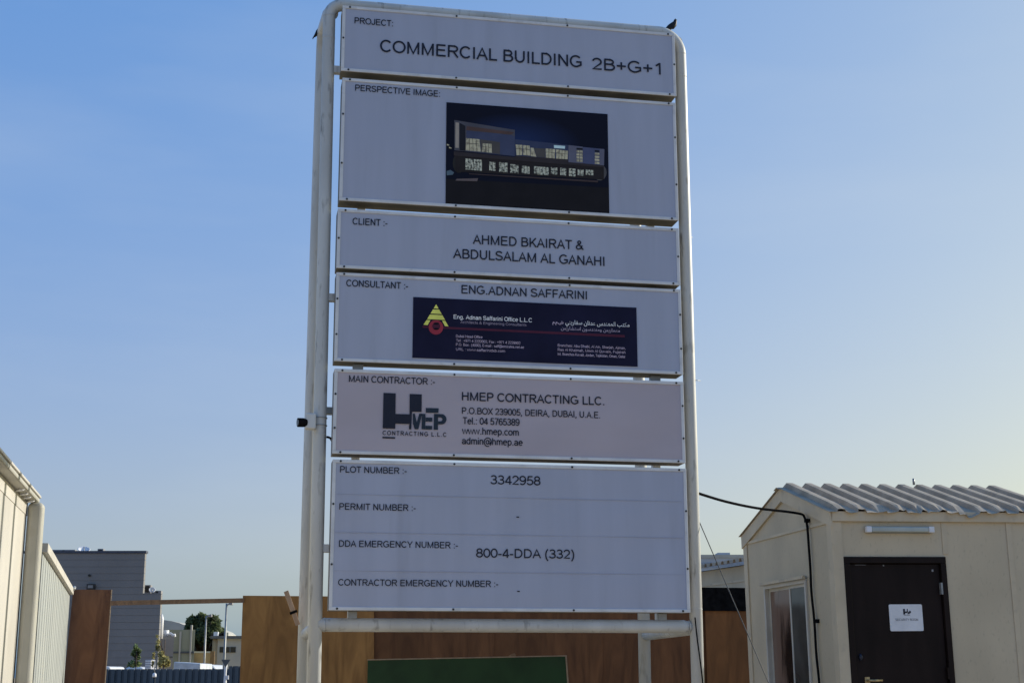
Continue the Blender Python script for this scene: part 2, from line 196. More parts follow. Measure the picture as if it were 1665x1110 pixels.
# lettering: a plain grotesque drawn with strokes of even width (cap height 100), and joined Arabic letters from outlines
def A(cx, cy, rx, ry, a0, a1):
    n = max(3, int(abs(a1 - a0) / 15)); return [(cx + rx * math.cos(R(a0 + (a1 - a0) * i / n)), cy + ry * math.sin(R(a0 + (a1 - a0) * i / n))) for i in range(n + 1)]
def O(cx, cy, rx, ry): return A(cx, cy, rx, ry, 0, 360)
SF = {
 ' ': (39, []), 'A': (93, [[(6, 0), (46.5, 95), (87, 0)], [(21, 35), (72, 35)]]),
 'B': (93, [[(17, 0), (17, 100)], [(17, 94), (50, 94)] + A(50, 74, 26, 20, 90, -90) + [(17, 54)], [(50, 54)] + A(53, 30, 30, 24, 90, -90) + [(17, 6)]]),
 'C': (101, [A(53, 50, 42, 45, 40, 320)]), 'D': (101, [[(17, 0), (17, 100)], [(17, 94), (47, 94)] + A(47, 50, 41, 44, 90, -90) + [(17, 6)]]),
 'E': (93, [[(17, 0), (17, 100)], [(17, 94), (84, 94)], [(17, 53), (80, 53)], [(17, 6), (86, 6)]]), 'F': (85, [[(17, 0), (17, 100)], [(17, 94), (80, 94)], [(17, 50), (72, 50)]]),
 'G': (109, [A(55, 50, 44, 45, 42, 305) + [(96, 20), (96, 45), (58, 45)]]), 'H': (101, [[(17, 0), (17, 100)], [(84, 0), (84, 100)], [(17, 53), (84, 53)]]),
 'I': (39, [[(19.5, 0), (19.5, 100)]]), 'J': (70, [[(56, 100), (56, 30)] + A(31.5, 30, 24.5, 25, 0, -180)]), 'K': (93, [[(17, 0), (17, 100)], [(20, 34), (83, 100)], [(40, 56), (88, 0)]]),
 'L': (78, [[(17, 100), (17, 6), (75, 6)]]), 'M': (116, [[(17, 0), (17, 100)], [(17, 95), (58, 5), (99, 95)], [(99, 0), (99, 100)]]), 'N': (101, [[(17, 0), (17, 100)], [(17, 95), (84, 5)], [(84, 0), (84, 100)]]),
 'O': (109, [O(54.5, 50, 45, 45)]), 'P': (93, [[(17, 0), (17, 100)], [(17, 94), (54, 94)] + A(54, 69.5, 28, 24.5, 90, -90) + [(17, 45)]]), 'Q': (109, [O(54.5, 50, 45, 45), [(62, 24), (96, -2)]]),
 'R': (101, [[(17, 0), (17, 100)], [(17, 94), (60, 94)] + A(60, 72, 26, 22, 90, -90) + [(17, 50)], [(54, 49), (91, 0)]]), 'S': (93, [A(46, 73, 32, 21, 12, 232) + A(46, 27, 36, 21, 58, -172)]),
 'T': (85, [[(3, 94), (82, 94)], [(42.5, 0), (42.5, 94)]]), 'U': (101, [[(17, 100), (17, 39)] + A(50.5, 39, 33.5, 33, 180, 360) + [(84, 100)]]), 'V': (93, [[(6, 100), (46.5, 5), (87, 100)]]),
 'W': (132, [[(5, 100), (34, 5), (66, 95), (98, 5), (127, 100)]]), 'X': (93, [[(7, 100), (86, 0)], [(7, 0), (86, 100)]]), 'Y': (93, [[(6, 100), (46.5, 44), (87, 100)], [(46.5, 44), (46.5, 0)]]), 'Z': (85, [[(8, 94), (76, 94), (9, 6), (78, 6)]]),
 '0': (78, [O(39, 50, 31, 45)]), '1': (78, [[(46, 0), (46, 100)], [(46, 96), (18, 73)]]), '2': (78, [A(38, 68, 29, 27, 170, -35) + [(10, 6), (71, 6)]]), '3': (78, [A(37, 73, 26, 21.5, 160, -90), A(37, 29, 31, 23, 90, -165), [(28, 51.5), (38, 51.5)]]),
 '4': (78, [[(55, 0), (55, 98)], [(53, 95), (9, 29)], [(5, 26), (75, 26)]]), '5': (78, [[(67, 94), (22, 94), (14, 50)] + A(38, 32, 31, 27, 140, -160)]), '6': (78, [O(40, 32, 29, 27), A(43, 50, 34, 45, 48, 180) + [(10, 34)]]),
 '7': (78, [[(7, 94), (70, 94), (44, 52), (30, 0)]]), '8': (78, [O(39, 73, 25, 21.5), O(39, 28.5, 30, 23)]), '9': (78, [O(38, 68, 29, 27), A(35, 50, 34, 45, -132, 0) + [(68, 66)]]),
 '+': (82, [[(41, 14), (41, 80)], [(8, 47), (74, 47)]]), ':': (39, [[(19.5, 0), (19.5, 14)], [(19.5, 58), (19.5, 72)]]), '.': (39, [[(19.5, 0), (19.5, 14)]]), ',': (39, [[(19.5, 14), (19.5, 2), (12, -17)]]), '-': (46, [[(5, 36), (41, 36)]]),
 '&': (93, [[(88, 1), (29, 70)] + A(42, 79, 16, 15, 205, -35) + [(22, 43)] + A(33, 27, 24, 21, 125, 290) + [(60, 16), (76, 48)]]), '(': (46, [A(62, 37, 50, 76, 122, 238)]), ')': (46, [A(-16, 37, 50, 76, 58, -58)]),
 '@': (142, [A(71, 38, 62, 62, -50, 292), O(66, 38, 24, 27), [(96, 66), (88, 24), (98, 14), (112, 20), (130, 48)]]),
 'a': (78, [A(37, 47, 26, 21, 165, 0) + [(63, 12), (69, 0)], [(63, 42), (32, 37)] + A(31, 21, 21, 16, 95, 270) + [(46, 7), (63, 24)]]), 'b': (78, [[(15, 0), (15, 100)], O(41, 36.5, 27, 32)]), 'c': (70, [A(38, 36.5, 29, 32, 45, 315)]),
 'd': (78, [[(63, 0), (63, 100)], O(37, 36.5, 27, 32)]), 'e': (78, [[(10, 40), (68, 40)] + A(39, 36.5, 29, 32, 8, 318)]), 'f': (39, [[(15, 0), (15, 80)] + A(31, 80, 16, 15, 180, 75), [(2, 68), (36, 68)]]),
 'g': (78, [O(37, 36.5, 27, 32), [(63, 72), (63, -4)] + A(38, -4, 25, 18, 0, -160)]), 'h': (78, [[(15, 0), (15, 100)], [(15, 40)] + A(39, 42, 24, 26, 180, 0) + [(63, 0)]]), 'i': (31, [[(15.5, 0), (15.5, 72)], [(15.5, 87), (15.5, 100)]]),
 'j': (31, [[(15.5, 72), (15.5, -12), (11, -22), (1, -22)], [(15.5, 87), (15.5, 100)]]), 'k': (70, [[(15, 0), (15, 100)], [(15, 26), (60, 72)], [(32, 44), (65, 0)]]), 'l': (31, [[(15.5, 0), (15.5, 100)]]),
 'm': (116, [[(15, 0), (15, 72)], [(15, 45)] + A(36.5, 45, 21.5, 23, 180, 0) + [(58, 0)], [(58, 45)] + A(79.5, 45, 21.5, 23, 180, 0) + [(101, 0)]]), 'n': (78, [[(15, 0), (15, 72)], [(15, 40)] + A(39, 42, 24, 26, 180, 0) + [(63, 0)]]),
 'o': (78, [O(39, 36.5, 30, 32)]), 'p': (78, [[(15, -28), (15, 72)], O(41, 36.5, 27, 32)]), 'q': (78, [[(63, -28), (63, 72)], O(37, 36.5, 27, 32)]), 'r': (47, [[(15, 0), (15, 72)], [(15, 45)] + A(36, 44, 21, 23, 180, 75)]),
 's': (70, [A(34, 54, 23, 14, 15, 232) + A(35, 20, 26, 15, 58, -170)]), 't': (39, [[(17, 94), (17, 16)] + A(29, 16, 12, 11, 180, 285), [(2, 68), (35, 68)]]), 'u': (78, [[(15, 72), (15, 30)] + A(39, 30, 24, 25, 180, 360), [(63, 72), (63, 0)]]),
 'v': (70, [[(5, 72), (35, 4), (65, 72)]]), 'w': (101, [[(4, 72), (27, 4), (50.5, 68), (74, 4), (97, 72)]]), 'x': (70, [[(6, 72), (64, 0)], [(6, 0), (64, 72)]]), 'y': (70, [[(5, 72), (36, 4)], [(65, 72), (36, 4), (26, -20), (8, -24)]]), 'z': (70, [[(7, 67), (62, 67), (7, 5), (64, 5)]]),
}
def strokes_mesh(lines, hw, sx, sy):
    """lines in font units -> flat strips in the XZ plane; hw in font units"""
    bm = bmesh.new(); lay = 0
    for L in lines:
        closed = len(L) > 3 and math.hypot(L[0][0] - L[-1][0], L[0][1] - L[-1][1]) < .01
        P = [Vector((x * sx, y * sy)) for x, y in (L[:-1] if closed else L)]; h = hw * sy; n = len(P); pr = []
        for i, p in enumerate(P):
            q0 = P[i - 1] if (i or closed) else None; q1 = P[(i + 1) % n] if (i < n - 1 or closed) else None
            d0 = (p - q0).normalized() if q0 is not None else (q1 - p).normalized(); d1 = (q1 - p).normalized() if q1 is not None else d0
            n0 = Vector((-d0.y, d0.x)); n1 = Vector((-d1.y, d1.x)); m = n0 + n1
            m = n0 if m.length < 1e-4 else m.normalized(); k = min(1.5, 1 / max(.2, m.dot(n0)))
            pr.append((p + m * h * k, p - m * h * k))
        v = [(bm.verts.new((a.x, -lay, a.y)), bm.verts.new((b.x, -lay, b.y))) for a, b in pr]
        for i in range(n if closed else n - 1):
            a, b = v[i], v[(i + 1) % n]; bm.faces.new((a[1], b[1], b[0], a[0]))
        lay = (lay + .00005) % .0003
    me = bpy.data.meshes.new('lettering'); bm.to_mesh(me); bm.free(); return me
def text_mesh(font, txt, width, cap, spacing=0, fat=5.6):
    """mesh of a line of lettering in the XZ plane, starting at x=0 on the baseline"""
    if font is None:
        x = 0; lines = []
        for ch in txt:
            adv, st = SF[ch]; lines += [[(a + x, b) for a, b in L] for L in st]; x += adv + spacing
        sy = cap / 100; xs = [a for L in lines for a, b in L]; x0, x1 = min(xs), max(xs)
        single = x1 - x0 < 40
        sx = sy if single else (width - 2 * fat * sy) / (x1 - x0)
        return strokes_mesh([[(a - x0 + fat * sy / sx, b) for a, b in L] for L in lines], fat, sx, sy)
    x = 0; polys = []; xs = []
    for ch in txt:
        adv, outs = font[ch]
        for o in outs:
            polys.append([(a + x, b) for a, b in o]); xs += [a + x for a, b in o]
        x += adv
    capn = max(b for o in font[chr(65165)][1] for a, b in o)
    x0, x1 = min(xs), max(xs); sx = width / (x1 - x0); sy = cap / capn
    cu = bpy.data.curves.new('lettering', 'CURVE'); cu.dimensions = '2D'; cu.fill_mode = 'BOTH'; cu.offset = .0005
    for o in polys:
        s_ = cu.splines.new('POLY'); s_.points.add(len(o) - 1); s_.use_cyclic_u = True
        for p, (a, b) in zip(s_.points, o): p.co = ((a - x0) * sx, b * sy, 0, 1)
    t = bpy.data.objects.new('lettering', cu); COL.objects.link(t)
    dg = bpy.context.evaluated_depsgraph_get(); dg.update()
    me = bpy.data.meshes.new_from_object(t.evaluated_get(dg)); me.name = 'lettering'; me.materials.clear()
    bpy.data.objects.remove(t); bpy.data.curves.remove(cu)
    for v in me.vertices: v.co = (v.co.x, 0, v.co.y)
    return me
GA = {chr(c): (adv, [list(zip(n[0::2], n[1::2])) for n in outs if len(n) >= 6]) for c, (adv, outs) in GLYPHS_A.items()}

# ------------------------------------------------------------------ materials
WHITE = mat('white_paint', (.55, .555, .535), .42, .06, 5, .06, (1, 1, .2), dirt=(.13, .11, .09), dirt_scale=22, dirt_amt=.5)
WHITE_TOP = mat('white_paint_weathered', (.54, .545, .52), .45, .06, 5, .08, (1, 1, .25), dirt=(.10, .085, .06), dirt_scale=20, dirt_amt=.65)
TRIM = mat('sign_box_metal', (.66, .67, .68), .38, .05, 5, 0, dirt=(.3, .3, .28), dirt_scale=8, dirt_amt=.35)
BOXM = mat('dusty_box_metal', (.215, .195, .15), .6, .12, 3, 0, (1, 1, 1), dirt=(.08, .06, .04), dirt_scale=2, dirt_amt=.6)
BOXL = mat('dusty_pale_box_metal', (.31, .285, .25), .6, .12, 3, 0, (1, 1, 1), dirt=(.12, .1, .08), dirt_scale=2, dirt_amt=.5)
FACE = mat('sign_face_vinyl', (.40, .425, .52), .42, .025, 1.1, .12, (5, 1, .5), spec=.4, dirt=(.27, .28, .33), dirt_scale=1.3, dirt_amt=.22)
FACEP = mat('sign_face_warm_vinyl', (.46, .405, .44), .45, .03, 1.1, .2, (1, 1, 2.2), spec=.4)
INK = mat('black_lettering', (.012, .014, .028), .5, .05, 10)
INK2 = mat('dark_teal_print', (.016, .028, .045), .5, .05, 10)
SCREW = mat('screw_steel', (.05, .05, .05), .5, .2, 20, metal=.6)
BLACK = mat('black_rubber', (.010, .010, .011), .9, .2, 12, spec=0)
CREAM = mat('cream_wall_paint', (.505, .48, .425), .55, .045, 1.6, .1, (1, 1, .5), dirt=(.36, .33, .27), dirt_scale=2.2, dirt_amt=.35)
CREAM2 = mat('cream_trim_paint', (.515, .49, .435), .5, .05, 3, .05, dirt=(.34, .3, .24), dirt_scale=4, dirt_amt=.35)
PIPE = mat('downpipe_paint', (.41, .40, .345), .5, .05, 3, .05, dirt=(.3, .27, .2), dirt_scale=6, dirt_amt=.3)
TAN = mat('beige_cabin_paint', (.54, .455, .32), .55, .05, 2, .12, (1, 1, .5), dirt=(.27, .23, .18), dirt_scale=42, dirt_amt=.35)
TAN2 = mat('beige_cabin_trim', (.57, .48, .34), .5, .05, 3, .06, dirt=(.27, .24, .19), dirt_scale=7, dirt_amt=.4)
ROOFM = mat('roof_sheet_metal', (.42, .36, .285), .7, .09, 5, .03, spec=.05, dirt=(.3, .27, .22), dirt_scale=6, dirt_amt=.5)
FENCEM = mat('pale_corrugated_sheet', (.36, .38, .365), .5, .06, 3, .05, (1, 1, .3), dirt=(.33, .31, .26), dirt_scale=3, dirt_amt=.4)
DOOR = mat('dark_brown_door', (.015, .009, .008), .5, .15, 6, .05, (1, 1, .3), spec=.12, dirt=(.014, .012, .012), dirt_scale=3, dirt_amt=.5)
GLASS = mat('dark_window_glass', (.07, .073, .068), .1, .25, 1.6, .1, spec=.25)
GLASS_REFL = mat('glass_painted_reflection', (.19, .125, .095), .12, .0, .9, .1, (1, 2.5, .5), col2=(.012, .010, .010), spec=.2, fac_lo=.40, fac_hi=.46)  # brown and near-black pattern paints the plywood's reflection into the pane
WIRE = mat('dull_wire', (.10, .095, .085), .6, .1, 20, spec=.2)
BRASS = mat('brass', (.5, .38, .2), .35, .15, 30, metal=.6)
def wood(name, a, b, sc=2.2): return mat(name, a, .65, 0, sc, .25, (2.6, 2.6, .5), col2=b, distort=1.6, spec=.2, dirt=tuple(c * .5 for c in b), dirt_scale=1.6, dirt_amt=.6, fac_lo=.31, fac_hi=.72)
PLY = wood('plywood', (.40, .20, .064), (.22, .105, .035))
PLYB = wood('reddish_plywood', (.25, .115, .056), (.125, .055, .03))
PLYD = wood('dark_plywood', (.19, .084, .036), (.10, .044, .020))
PLYR = wood('brown_plywood', (.23, .10, .036), (.13, .058, .022))
BATTEN = wood('pale_timber', (.5, .35, .24), (.36, .24, .16), 5)
TIMBER = wood('timber', (.3, .18, .10), (.19, .11, .065), 5)
PLYEDGE = mat('plywood_edge', (.35, .25, .16), .7, .1, 20)
GREEN = mat('dark_green_paint', (.018, .055, .017), .5, .15, 2.5, .1, dirt=(.04, .06, .03), dirt_scale=3, dirt_amt=.35)
SAND = mat('sand_ground', (.44, .34, .22), .9, .12, .35, .6, col2=(.34, .26, .17), dirt=(.2, .17, .13), dirt_scale=.15, dirt_amt=.5)
GREYM = mat('grey_cladding', (.205, .20, .20), .5, .06, .4, .02, (1, 1, .5), dirt=(.075, .085, .11), dirt_scale=.5, dirt_amt=.4)
BLUEF = mat('blue_grey_sheet', (.062, .085, .108), .5, .08, 1, 0, (1, 1, .3), dirt=(.1, .12, .14), dirt_scale=.8, dirt_amt=.4)
OLIVE = mat('olive_wall', (.30, .31, .22), .7, .06, .6)
GREYC = mat('grey_render', (.26, .26, .27), .8, .07, .6)
PALE = mat('pale_render', (.44, .43, .38), .8, .05, .6)
OCHRE = mat('ochre_wall', (.40, .30, .17), .8, .07, .6)
SHEDW = mat('shed_grey_sheet', (.36, .37, .35), .6, .05, .6)
FARB = mat('far_blue_grey_wall', (.40, .43, .46), .7, .07, .2)
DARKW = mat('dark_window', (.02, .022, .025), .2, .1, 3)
PLASTIC = mat('white_plastic', (.7, .71, .74), .4, .04, 8)
DIFF = mat('milky_diffuser', (.42, .46, .43), .35, .05, 5)
GALV = mat('galvanised_steel', (.30, .31, .31), .45, .1, 8, metal=.3)
BARK = mat('bark', (.12, .085, .06), .9, .2, 8, .4)
def leafmat(*a_, **k_):
    m = mat(*a_, **k_); n = m.node_tree; b = n.nodes['Principled BSDF']; src = b.inputs['Base Color'].links[0].from_socket
    tr = n.nodes.new('ShaderNodeBsdfTranslucent'); mx = n.nodes.new('ShaderNodeMixShader'); mx.inputs[0].default_value = .45
    n.links.new(src, tr.inputs[0]); n.links.new(b.outputs[0], mx.inputs[1]); n.links.new(tr.outputs[0], mx.inputs[2]); n.links.new(mx.outputs[0], n.nodes['Material Output'].inputs[0]); return m
LEAFS = [leafmat('leaf_green', (.16, .20, .09), .6, .25, 2), leafmat('leaf_deep_green', (.09, .12, .055), .6, .25, 2)]
LEAFY = [leafmat('leaf_dry_yellow', (.58, .52, .24), .7, .25, 3), leafmat('leaf_dry_green', (.36, .34, .15), .7, .25, 3)]
LEAFL = [leafmat('leaf_light_green', (.32, .40, .18), .6, .25, 3), leafmat('leaf_shrub_green', (.11, .16, .065), .6, .25, 3)]
CARW = mat('white_car_paint', (.7, .7, .7), .25, .02, 3, coat=.5)
TYRE = mat('tyre_rubber', (.02, .02, .02), .8, .1, 8)
FEATHER = mat('dark_feathers', (.012, .011, .013), .55, .3, 40)
BIRDL = mat('bird_legs', (.2, .15, .08), .6, .1, 40)
SIGNB = mat('grey_sign_back', (.09, .10, .11), .5, .1, 5)

# ------------------------------------------------------------------ ground
mb = MB(); N = 24
mb.sheet([[(-900 + 1800 * j / N, -300 + 1500 * i / N, 0) for j in range(N + 1)] for i in range(N + 1)])
g = mb.build('ground', SAND); g['kind'] = 'structure'

# ------------------------------------------------------------------ project signboard
sign = thing('project_signboard', 'tall white tubular-steel site signboard carrying six wide printed panels', 'signboard', SO, SYAW)
RP = .0505
def arc(cx, cz, r, a0, a1, y, n=7): return [(cx + r * math.cos(R(a0 + (a1 - a0) * i / n)), y, cz + r * math.sin(R(a0 + (a1 - a0) * i / n))) for i in range(n + 1)]
def bent_frame(y, zt, ul0, ul1, ur0, ur1, r, rt=.042):
    L = [(ul0, y, -.02), (ul0 + (ul1 - ul0) * .5, y, zt / 2), (ul1, y, zt - r)]
    Rr = [(ur1, y, zt - r), (ur0 + (ur1 - ur0) * .5, y, zt / 2), (ur0, y, -.02)]
    path = L[:2] + arc(ul1 + r, zt - r, r, 180, 90, y) + arc(ur1 - r, zt - r, r, 90, 0, y) + Rr[1:]
    return path
PY = .10
mb = MB(); ul0, ul1, ur0, ur1, zt = -1.462, -1.503, 1.470, 1.482, 6.85
path = [(ul0, PY, -.02), ((ul0 + ul1) / 2, PY, 3.4)] + arc(ul1 + .11, zt - .11, .11, 180, 90, PY, 8) + arc(ur1 - .19, zt - .19, .19, 90, 0, PY, 10) + [((ur0 + ur1) / 2, PY, 3.4), (ur0, PY, -.02)]
mb.tube(path, RP, 20); mb.build('front_frame', WHITE_TOP, sign)
for u, zs in ((-1, (6.74, 6.55, 3.36, 3.29)), (1, (6.66, 6.45, 2.0))):
    for z in zs:
        uu = -1.462 - .041 * z / 6.74 if u < 0 else 1.470 + .012 * z / 6.66
        MB().tube([(uu, PY, z - .003), (uu, PY, z + .003)], RP + .0015, 20).build('weld_ring', WHITE, sign)
BY = 1.5
for u0, u1 in ((-1.478, -1.482), (1.452, 1.46)):   # each back post bends forward at the top to meet the front frame
    q = [(u0, BY, -.02), (u1, BY, 3.5), (u1, BY, 7.02)]
    q += [(u1, BY - .2 + .2 * math.cos(R(a_)), 7.02 + .19 * math.sin(R(a_))) for a_ in (20, 40, 60, 78)] + [(u1, .6, 7.0), (u1, PY + .02, 6.78)]
    MB().tube(q, RP + .003, 20).build('back_post', WHITE, sign)
# lower rail with flattened ends, cross rails, struts, ties
mb = MB(); zr = 1.867
mb.tube([(-1.455, PY, zr), (1.37, PY, zr), (1.435, PY, zr)], [RP, RP, .032], 20); mb.build('lower_rail', WHITE, sign)
for u in (-1.408, 1.412): MB().tube([(u - .004, PY, zr), (u + .004, PY, zr)], .053 if u < 0 else .046, 20).build('weld_ring', WHITE, sign)
for u in (-1.47, 1.465):
    MB().tube([(u, PY + .03, 1.85), (u, BY - .03, 1.838)], RP - .006, 16).build('tie_tube', WHITE, sign)
YB = .18
for px, py in ((547, 114), (541, 484), (537, 668), (532, 891)):
    z = S(px, py, .21)[1]
    MB().box(-1.45, 1.45, YB + .004, YB + .06, z - .028, z + .028).build('cross_rail', GALV, sign, bevel=.004)
# short stubs that join the posts to the boxes
for px, py in ((547, 114), (541, 484), (532, 891)):
    z = S(px, py, PY)[1]
    MB().box(-1.455, -1.385, PY - .02, PY + .035, z - .03, z + .03).build('stub', WHITE, sign, bevel=.003)
for px in (573, 1076):
    u = S(px, 1000, .21)[0]
    MB().box(u - .032, u + .032, YB + .061, YB + .12, zr + .0, 6.8).build('strut', WHITE, sign, bevel=.004)
for px in (573, 1076):
    u = S(px, 1000, PY)[0]
    MB().box(u - .032, u + .032, PY - .03, PY + .03, zr + .045, 1.966).build('bracket', GALV, sign, bevel=.003)
for px, pyt in ((582, 592), (1065, 614)):
    u, z = S(px, pyt, .09)
    MB().box(u - .04, u + .04, .07, .12, 3.79, 3.842).build('bracket', GALV, sign)

EL = [(557, 10), (554, 118), (557, 127), (551, 327), (549, 338), (547, 435), (547, 442), (543, 588), (544, 598), (540, 738), (540, 743), (535.5, 991)]
ER = [(1097, 55), (1099, 155), (1098, 168), (1103, 358), (1103, 373), (1106, 465), (1107, 472), (1110, 608), (1110, 622), (1115, 752), (1117, 765), (1120.5, 996)]
panels = []
LIP = .025
plabels = ['top panel, COMMERCIAL BUILDING', 'tall panel with the night picture of a building', 'panel naming the client', 'panel naming the consultant with a navy letterhead', 'slightly pinkish panel with the contractor logo', 'tall lowest panel listing the emergency numbers']
for i in range(6):
    a, b, c, d = S(*EL[2 * i]), S(*ER[2 * i]), S(*EL[2 * i + 1]), S(*ER[2 * i + 1])
    x0, x1, zt, zb = (a[0] + c[0]) / 2, (b[0] + d[0]) / 2, (a[1] + b[1]) / 2, (c[1] + d[1]) / 2
    mb = MB(); mb.mi = 1; mb.box(x0 + .001, x1 - .001, .001, YB, zb + .001, zt - .001); mb.mi = 0
    mb.box(x0, x1, -.010, .003, zt - LIP, zt); mb.box(x0, x1, -.010, .003, zb, zb + LIP)
    mb.box(x0, x0 + LIP, -.0098, .003, zb + LIP, zt - LIP); mb.box(x1 - LIP, x1, -.0098, .003, zb + LIP, zt - LIP)
    p = mb.build('sign_panel', [TRIM, BOXM if i < 4 else BOXL], sign, bevel=.003, label=plabels[i])
    # the printed sheet, very slightly slack
    nx, nz = 60, max(10, int((zt - zb) * 26)); X0, X1, Z0, Z1 = x0 + LIP - .004, x1 - LIP + .004, zb + LIP - .004, zt - LIP + .004
    amp = [.0006, .0008, .0007, .0008, .0016, .0016][i]
    def wob(u, v):
        e = min(1, min(u - X0, X1 - u, v - Z0, Z1 - v) / .05)
        q = 0
        if i == 4: q = .0035 * (math.exp(-((u - .62) / .2) ** 2 - ((v - 3.64) / .02) ** 2) + math.exp(-((u - .78) / .16) ** 2 - ((v - 3.27) / .016) ** 2))
        if i == 5: q = .0022 * (math.exp(-((u + .35) / .35) ** 2 - ((v - 2.075) / .018) ** 2) + math.exp(-((u + .75) / .3) ** 2 - ((v - 2.43) / .016) ** 2))
        return -.003 - max(0, e) * (amp * (math.sin(u * 5.1 + i) * math.sin(v * 9 + i * 2) + .6 * math.sin(u * 2.3 - v * 14 + i)) + q)
    mb = MB(); mb.sheet([[(X0 + (X1 - X0) * j / nx, wob(X0 + (X1 - X0) * j / nx, Z0 + (Z1 - Z0) * k / nz), Z0 + (Z1 - Z0) * k / nz) for j in range(nx + 1)] for k in range(nz + 1)], True)
    mb.build('face_sheet', FACEP if i == 4 else FACE, p)
    us = [x0 + .06, (x0 * 2 + x1) / 3, (x0 + 2 * x1) / 3, x1 - .06]
    pts = [(u, z) for u in us for z in (zt - LIP / 2, zb + LIP / 2)] + [(x, zb + (zt - zb) * f) for x in (x0 + LIP / 2, x1 - LIP / 2) for f in ((.3, .7) if zt - zb > .6 else (.5,))]
    for (u, z) in pts:
        MB().tube([(u, -.0135, z), (u, -.0095, z)], .0085, 8).build('screw', SCREW, p)
    panels.append(p)
# vinyl seams across the lowest panel
for (xa, ya, xb, yb) in ((545, 803, 1117, 815), (545, 866, 1118, 873), (545, 929, 1119, 932)):
    z = (S(xa, ya)[1] + S(xb, yb)[1]) / 2
    MB().box(-1.352, 1.352, -.0066, -.0052, z - .0016, z + .0016).build('vinyl_seam', mat('vinyl_seam', (.375, .395, .485), .5, .03), panels[5])

LY = -.0085
def letter(p, txt, xa, ya, xb, yb, cap, m=INK, font=None, sp=0, fat=7.2, ly=LY):
    (ua, va), (ub, vb) = S(xa, ya, ly), S(xb, yb, ly)
    capm = (S(xa, ya - cap, ly)[1] - va) * 1.05
    me = text_mesh(font, txt, ub - ua, capm, sp, fat); me.materials.append(m)
    o = link('lettering', me, panels[p], (ua, ly, (va + vb) / 2)); return o
letter(0, 'PROJECT:', 576.4, 38.3, 639, 43.3, 9.4)
letter(0, 'COMMERCIAL BUILDING', 617.7, 83.7, 946, 110.4, 18.6)
letter(0, '2B+G+1', 963, 113, 1074.5, 121.5, 18)
letter(1, 'PERSPECTIVE IMAGE:', 577.5, 146.6, 715.4, 158.6, 9.4)
letter(2, 'CLIENT :-', 573, 364.6, 630.7, 368, 10.2)
letter(2, 'AHMED BKAIRAT &', 768.6, 396.5, 949.5, 406.2, 14.3)
letter(2, 'ABDULSALAM AL GANAHI', 736.6, 419, 983, 432.8, 14.5)
letter(3, 'CONSULTANT :-', 562.8, 465, 664.2, 470.2, 10.2)
letter(3, 'ENG.ADNAN SAFFARINI', 750.3, 476.7, 954.4, 486.8, 13)
letter(4, 'MAIN CONTRACTOR :-', 567.3, 620, 707.8, 625.9, 10.2)
letter(4, 'HMEP CONTRACTING LLC.', 751, 650.5, 982.7, 658.5, 13, fat=7.8)
letter(4, 'P.O.BOX 239005, DEIRA, DUBAI, U.A.E.', 751, 671.9, 975.8, 680, 10)
letter(4, 'Tel.: 04 5765389', 751.7, 689.2, 845, 691.5, 10.6)
letter(4, 'www.hmep.com', 751, 705.4, 843.7, 707.6, 10.6)
letter(4, 'admin@hmep.ae', 751, 721.6, 850, 724.2, 10.6)
letter(5, 'PLOT NUMBER :-', 552.8, 767, 662, 770.6, 9.8)
letter(5, '3342958', 797.1, 786.6, 879, 788.6, 14)
letter(5, 'PERMIT NUMBER :-', 551.6, 828, 676.7, 830.2, 10)
letter(5, '-', 838.8, 844.5, 843.8, 844.6, 12)
letter(5, 'DDA EMERGENCY NUMBER :-', 551, 888.8, 745.2, 890.4, 10)
letter(5, '800-4-DDA (332)', 774, 906.2, 933.7, 907, 14)
letter(5, 'CONTRACTOR EMERGENCY NUMBER :-', 549.6, 951.7, 810.8, 953.2, 10)
letter(5, '-', 840, 965.2, 846.3, 965.3, 12)

ARABIC_LINES = [''.join(chr(c) for c in t) for t in ARABIC]
# --- prints: flat shapes given by their outline on the panel
def spoly(mb, pts, org, sc, y, mi=0):
    q = [SL(org[0] + a / sc, org[1] + b / sc, y) for a, b in pts]
    mb.mi = mi; vs = [mb.bm.verts.new(p) for p in q]; mb.bm.faces.new(list(reversed(vs))).material_index = mi
    return mb
def circ(cx, cy, rx, ry=None, n=28, a0=0, a1=360): return [(cx + rx * math.cos(R(a0 + (a1 - a0) * i / n)), cy + (ry or rx) * math.sin(R(a0 + (a1 - a0) * i / n))) for i in range(n)]
def lin(c): c /= 255; return c / 12.92 if c <= .04045 else ((c + .055) / 1.055) ** 2.4
KW = (.46 / lin(104), .46 / lin(116), .56 / lin(143))
def ink(name, r, g_, b, var=.05, sc=8, **k): return mat(name, tuple(min(.85, lin(c) * q) for c, q in zip((r, g_, b), KW)), .6, var, sc, spec=.08, **k)

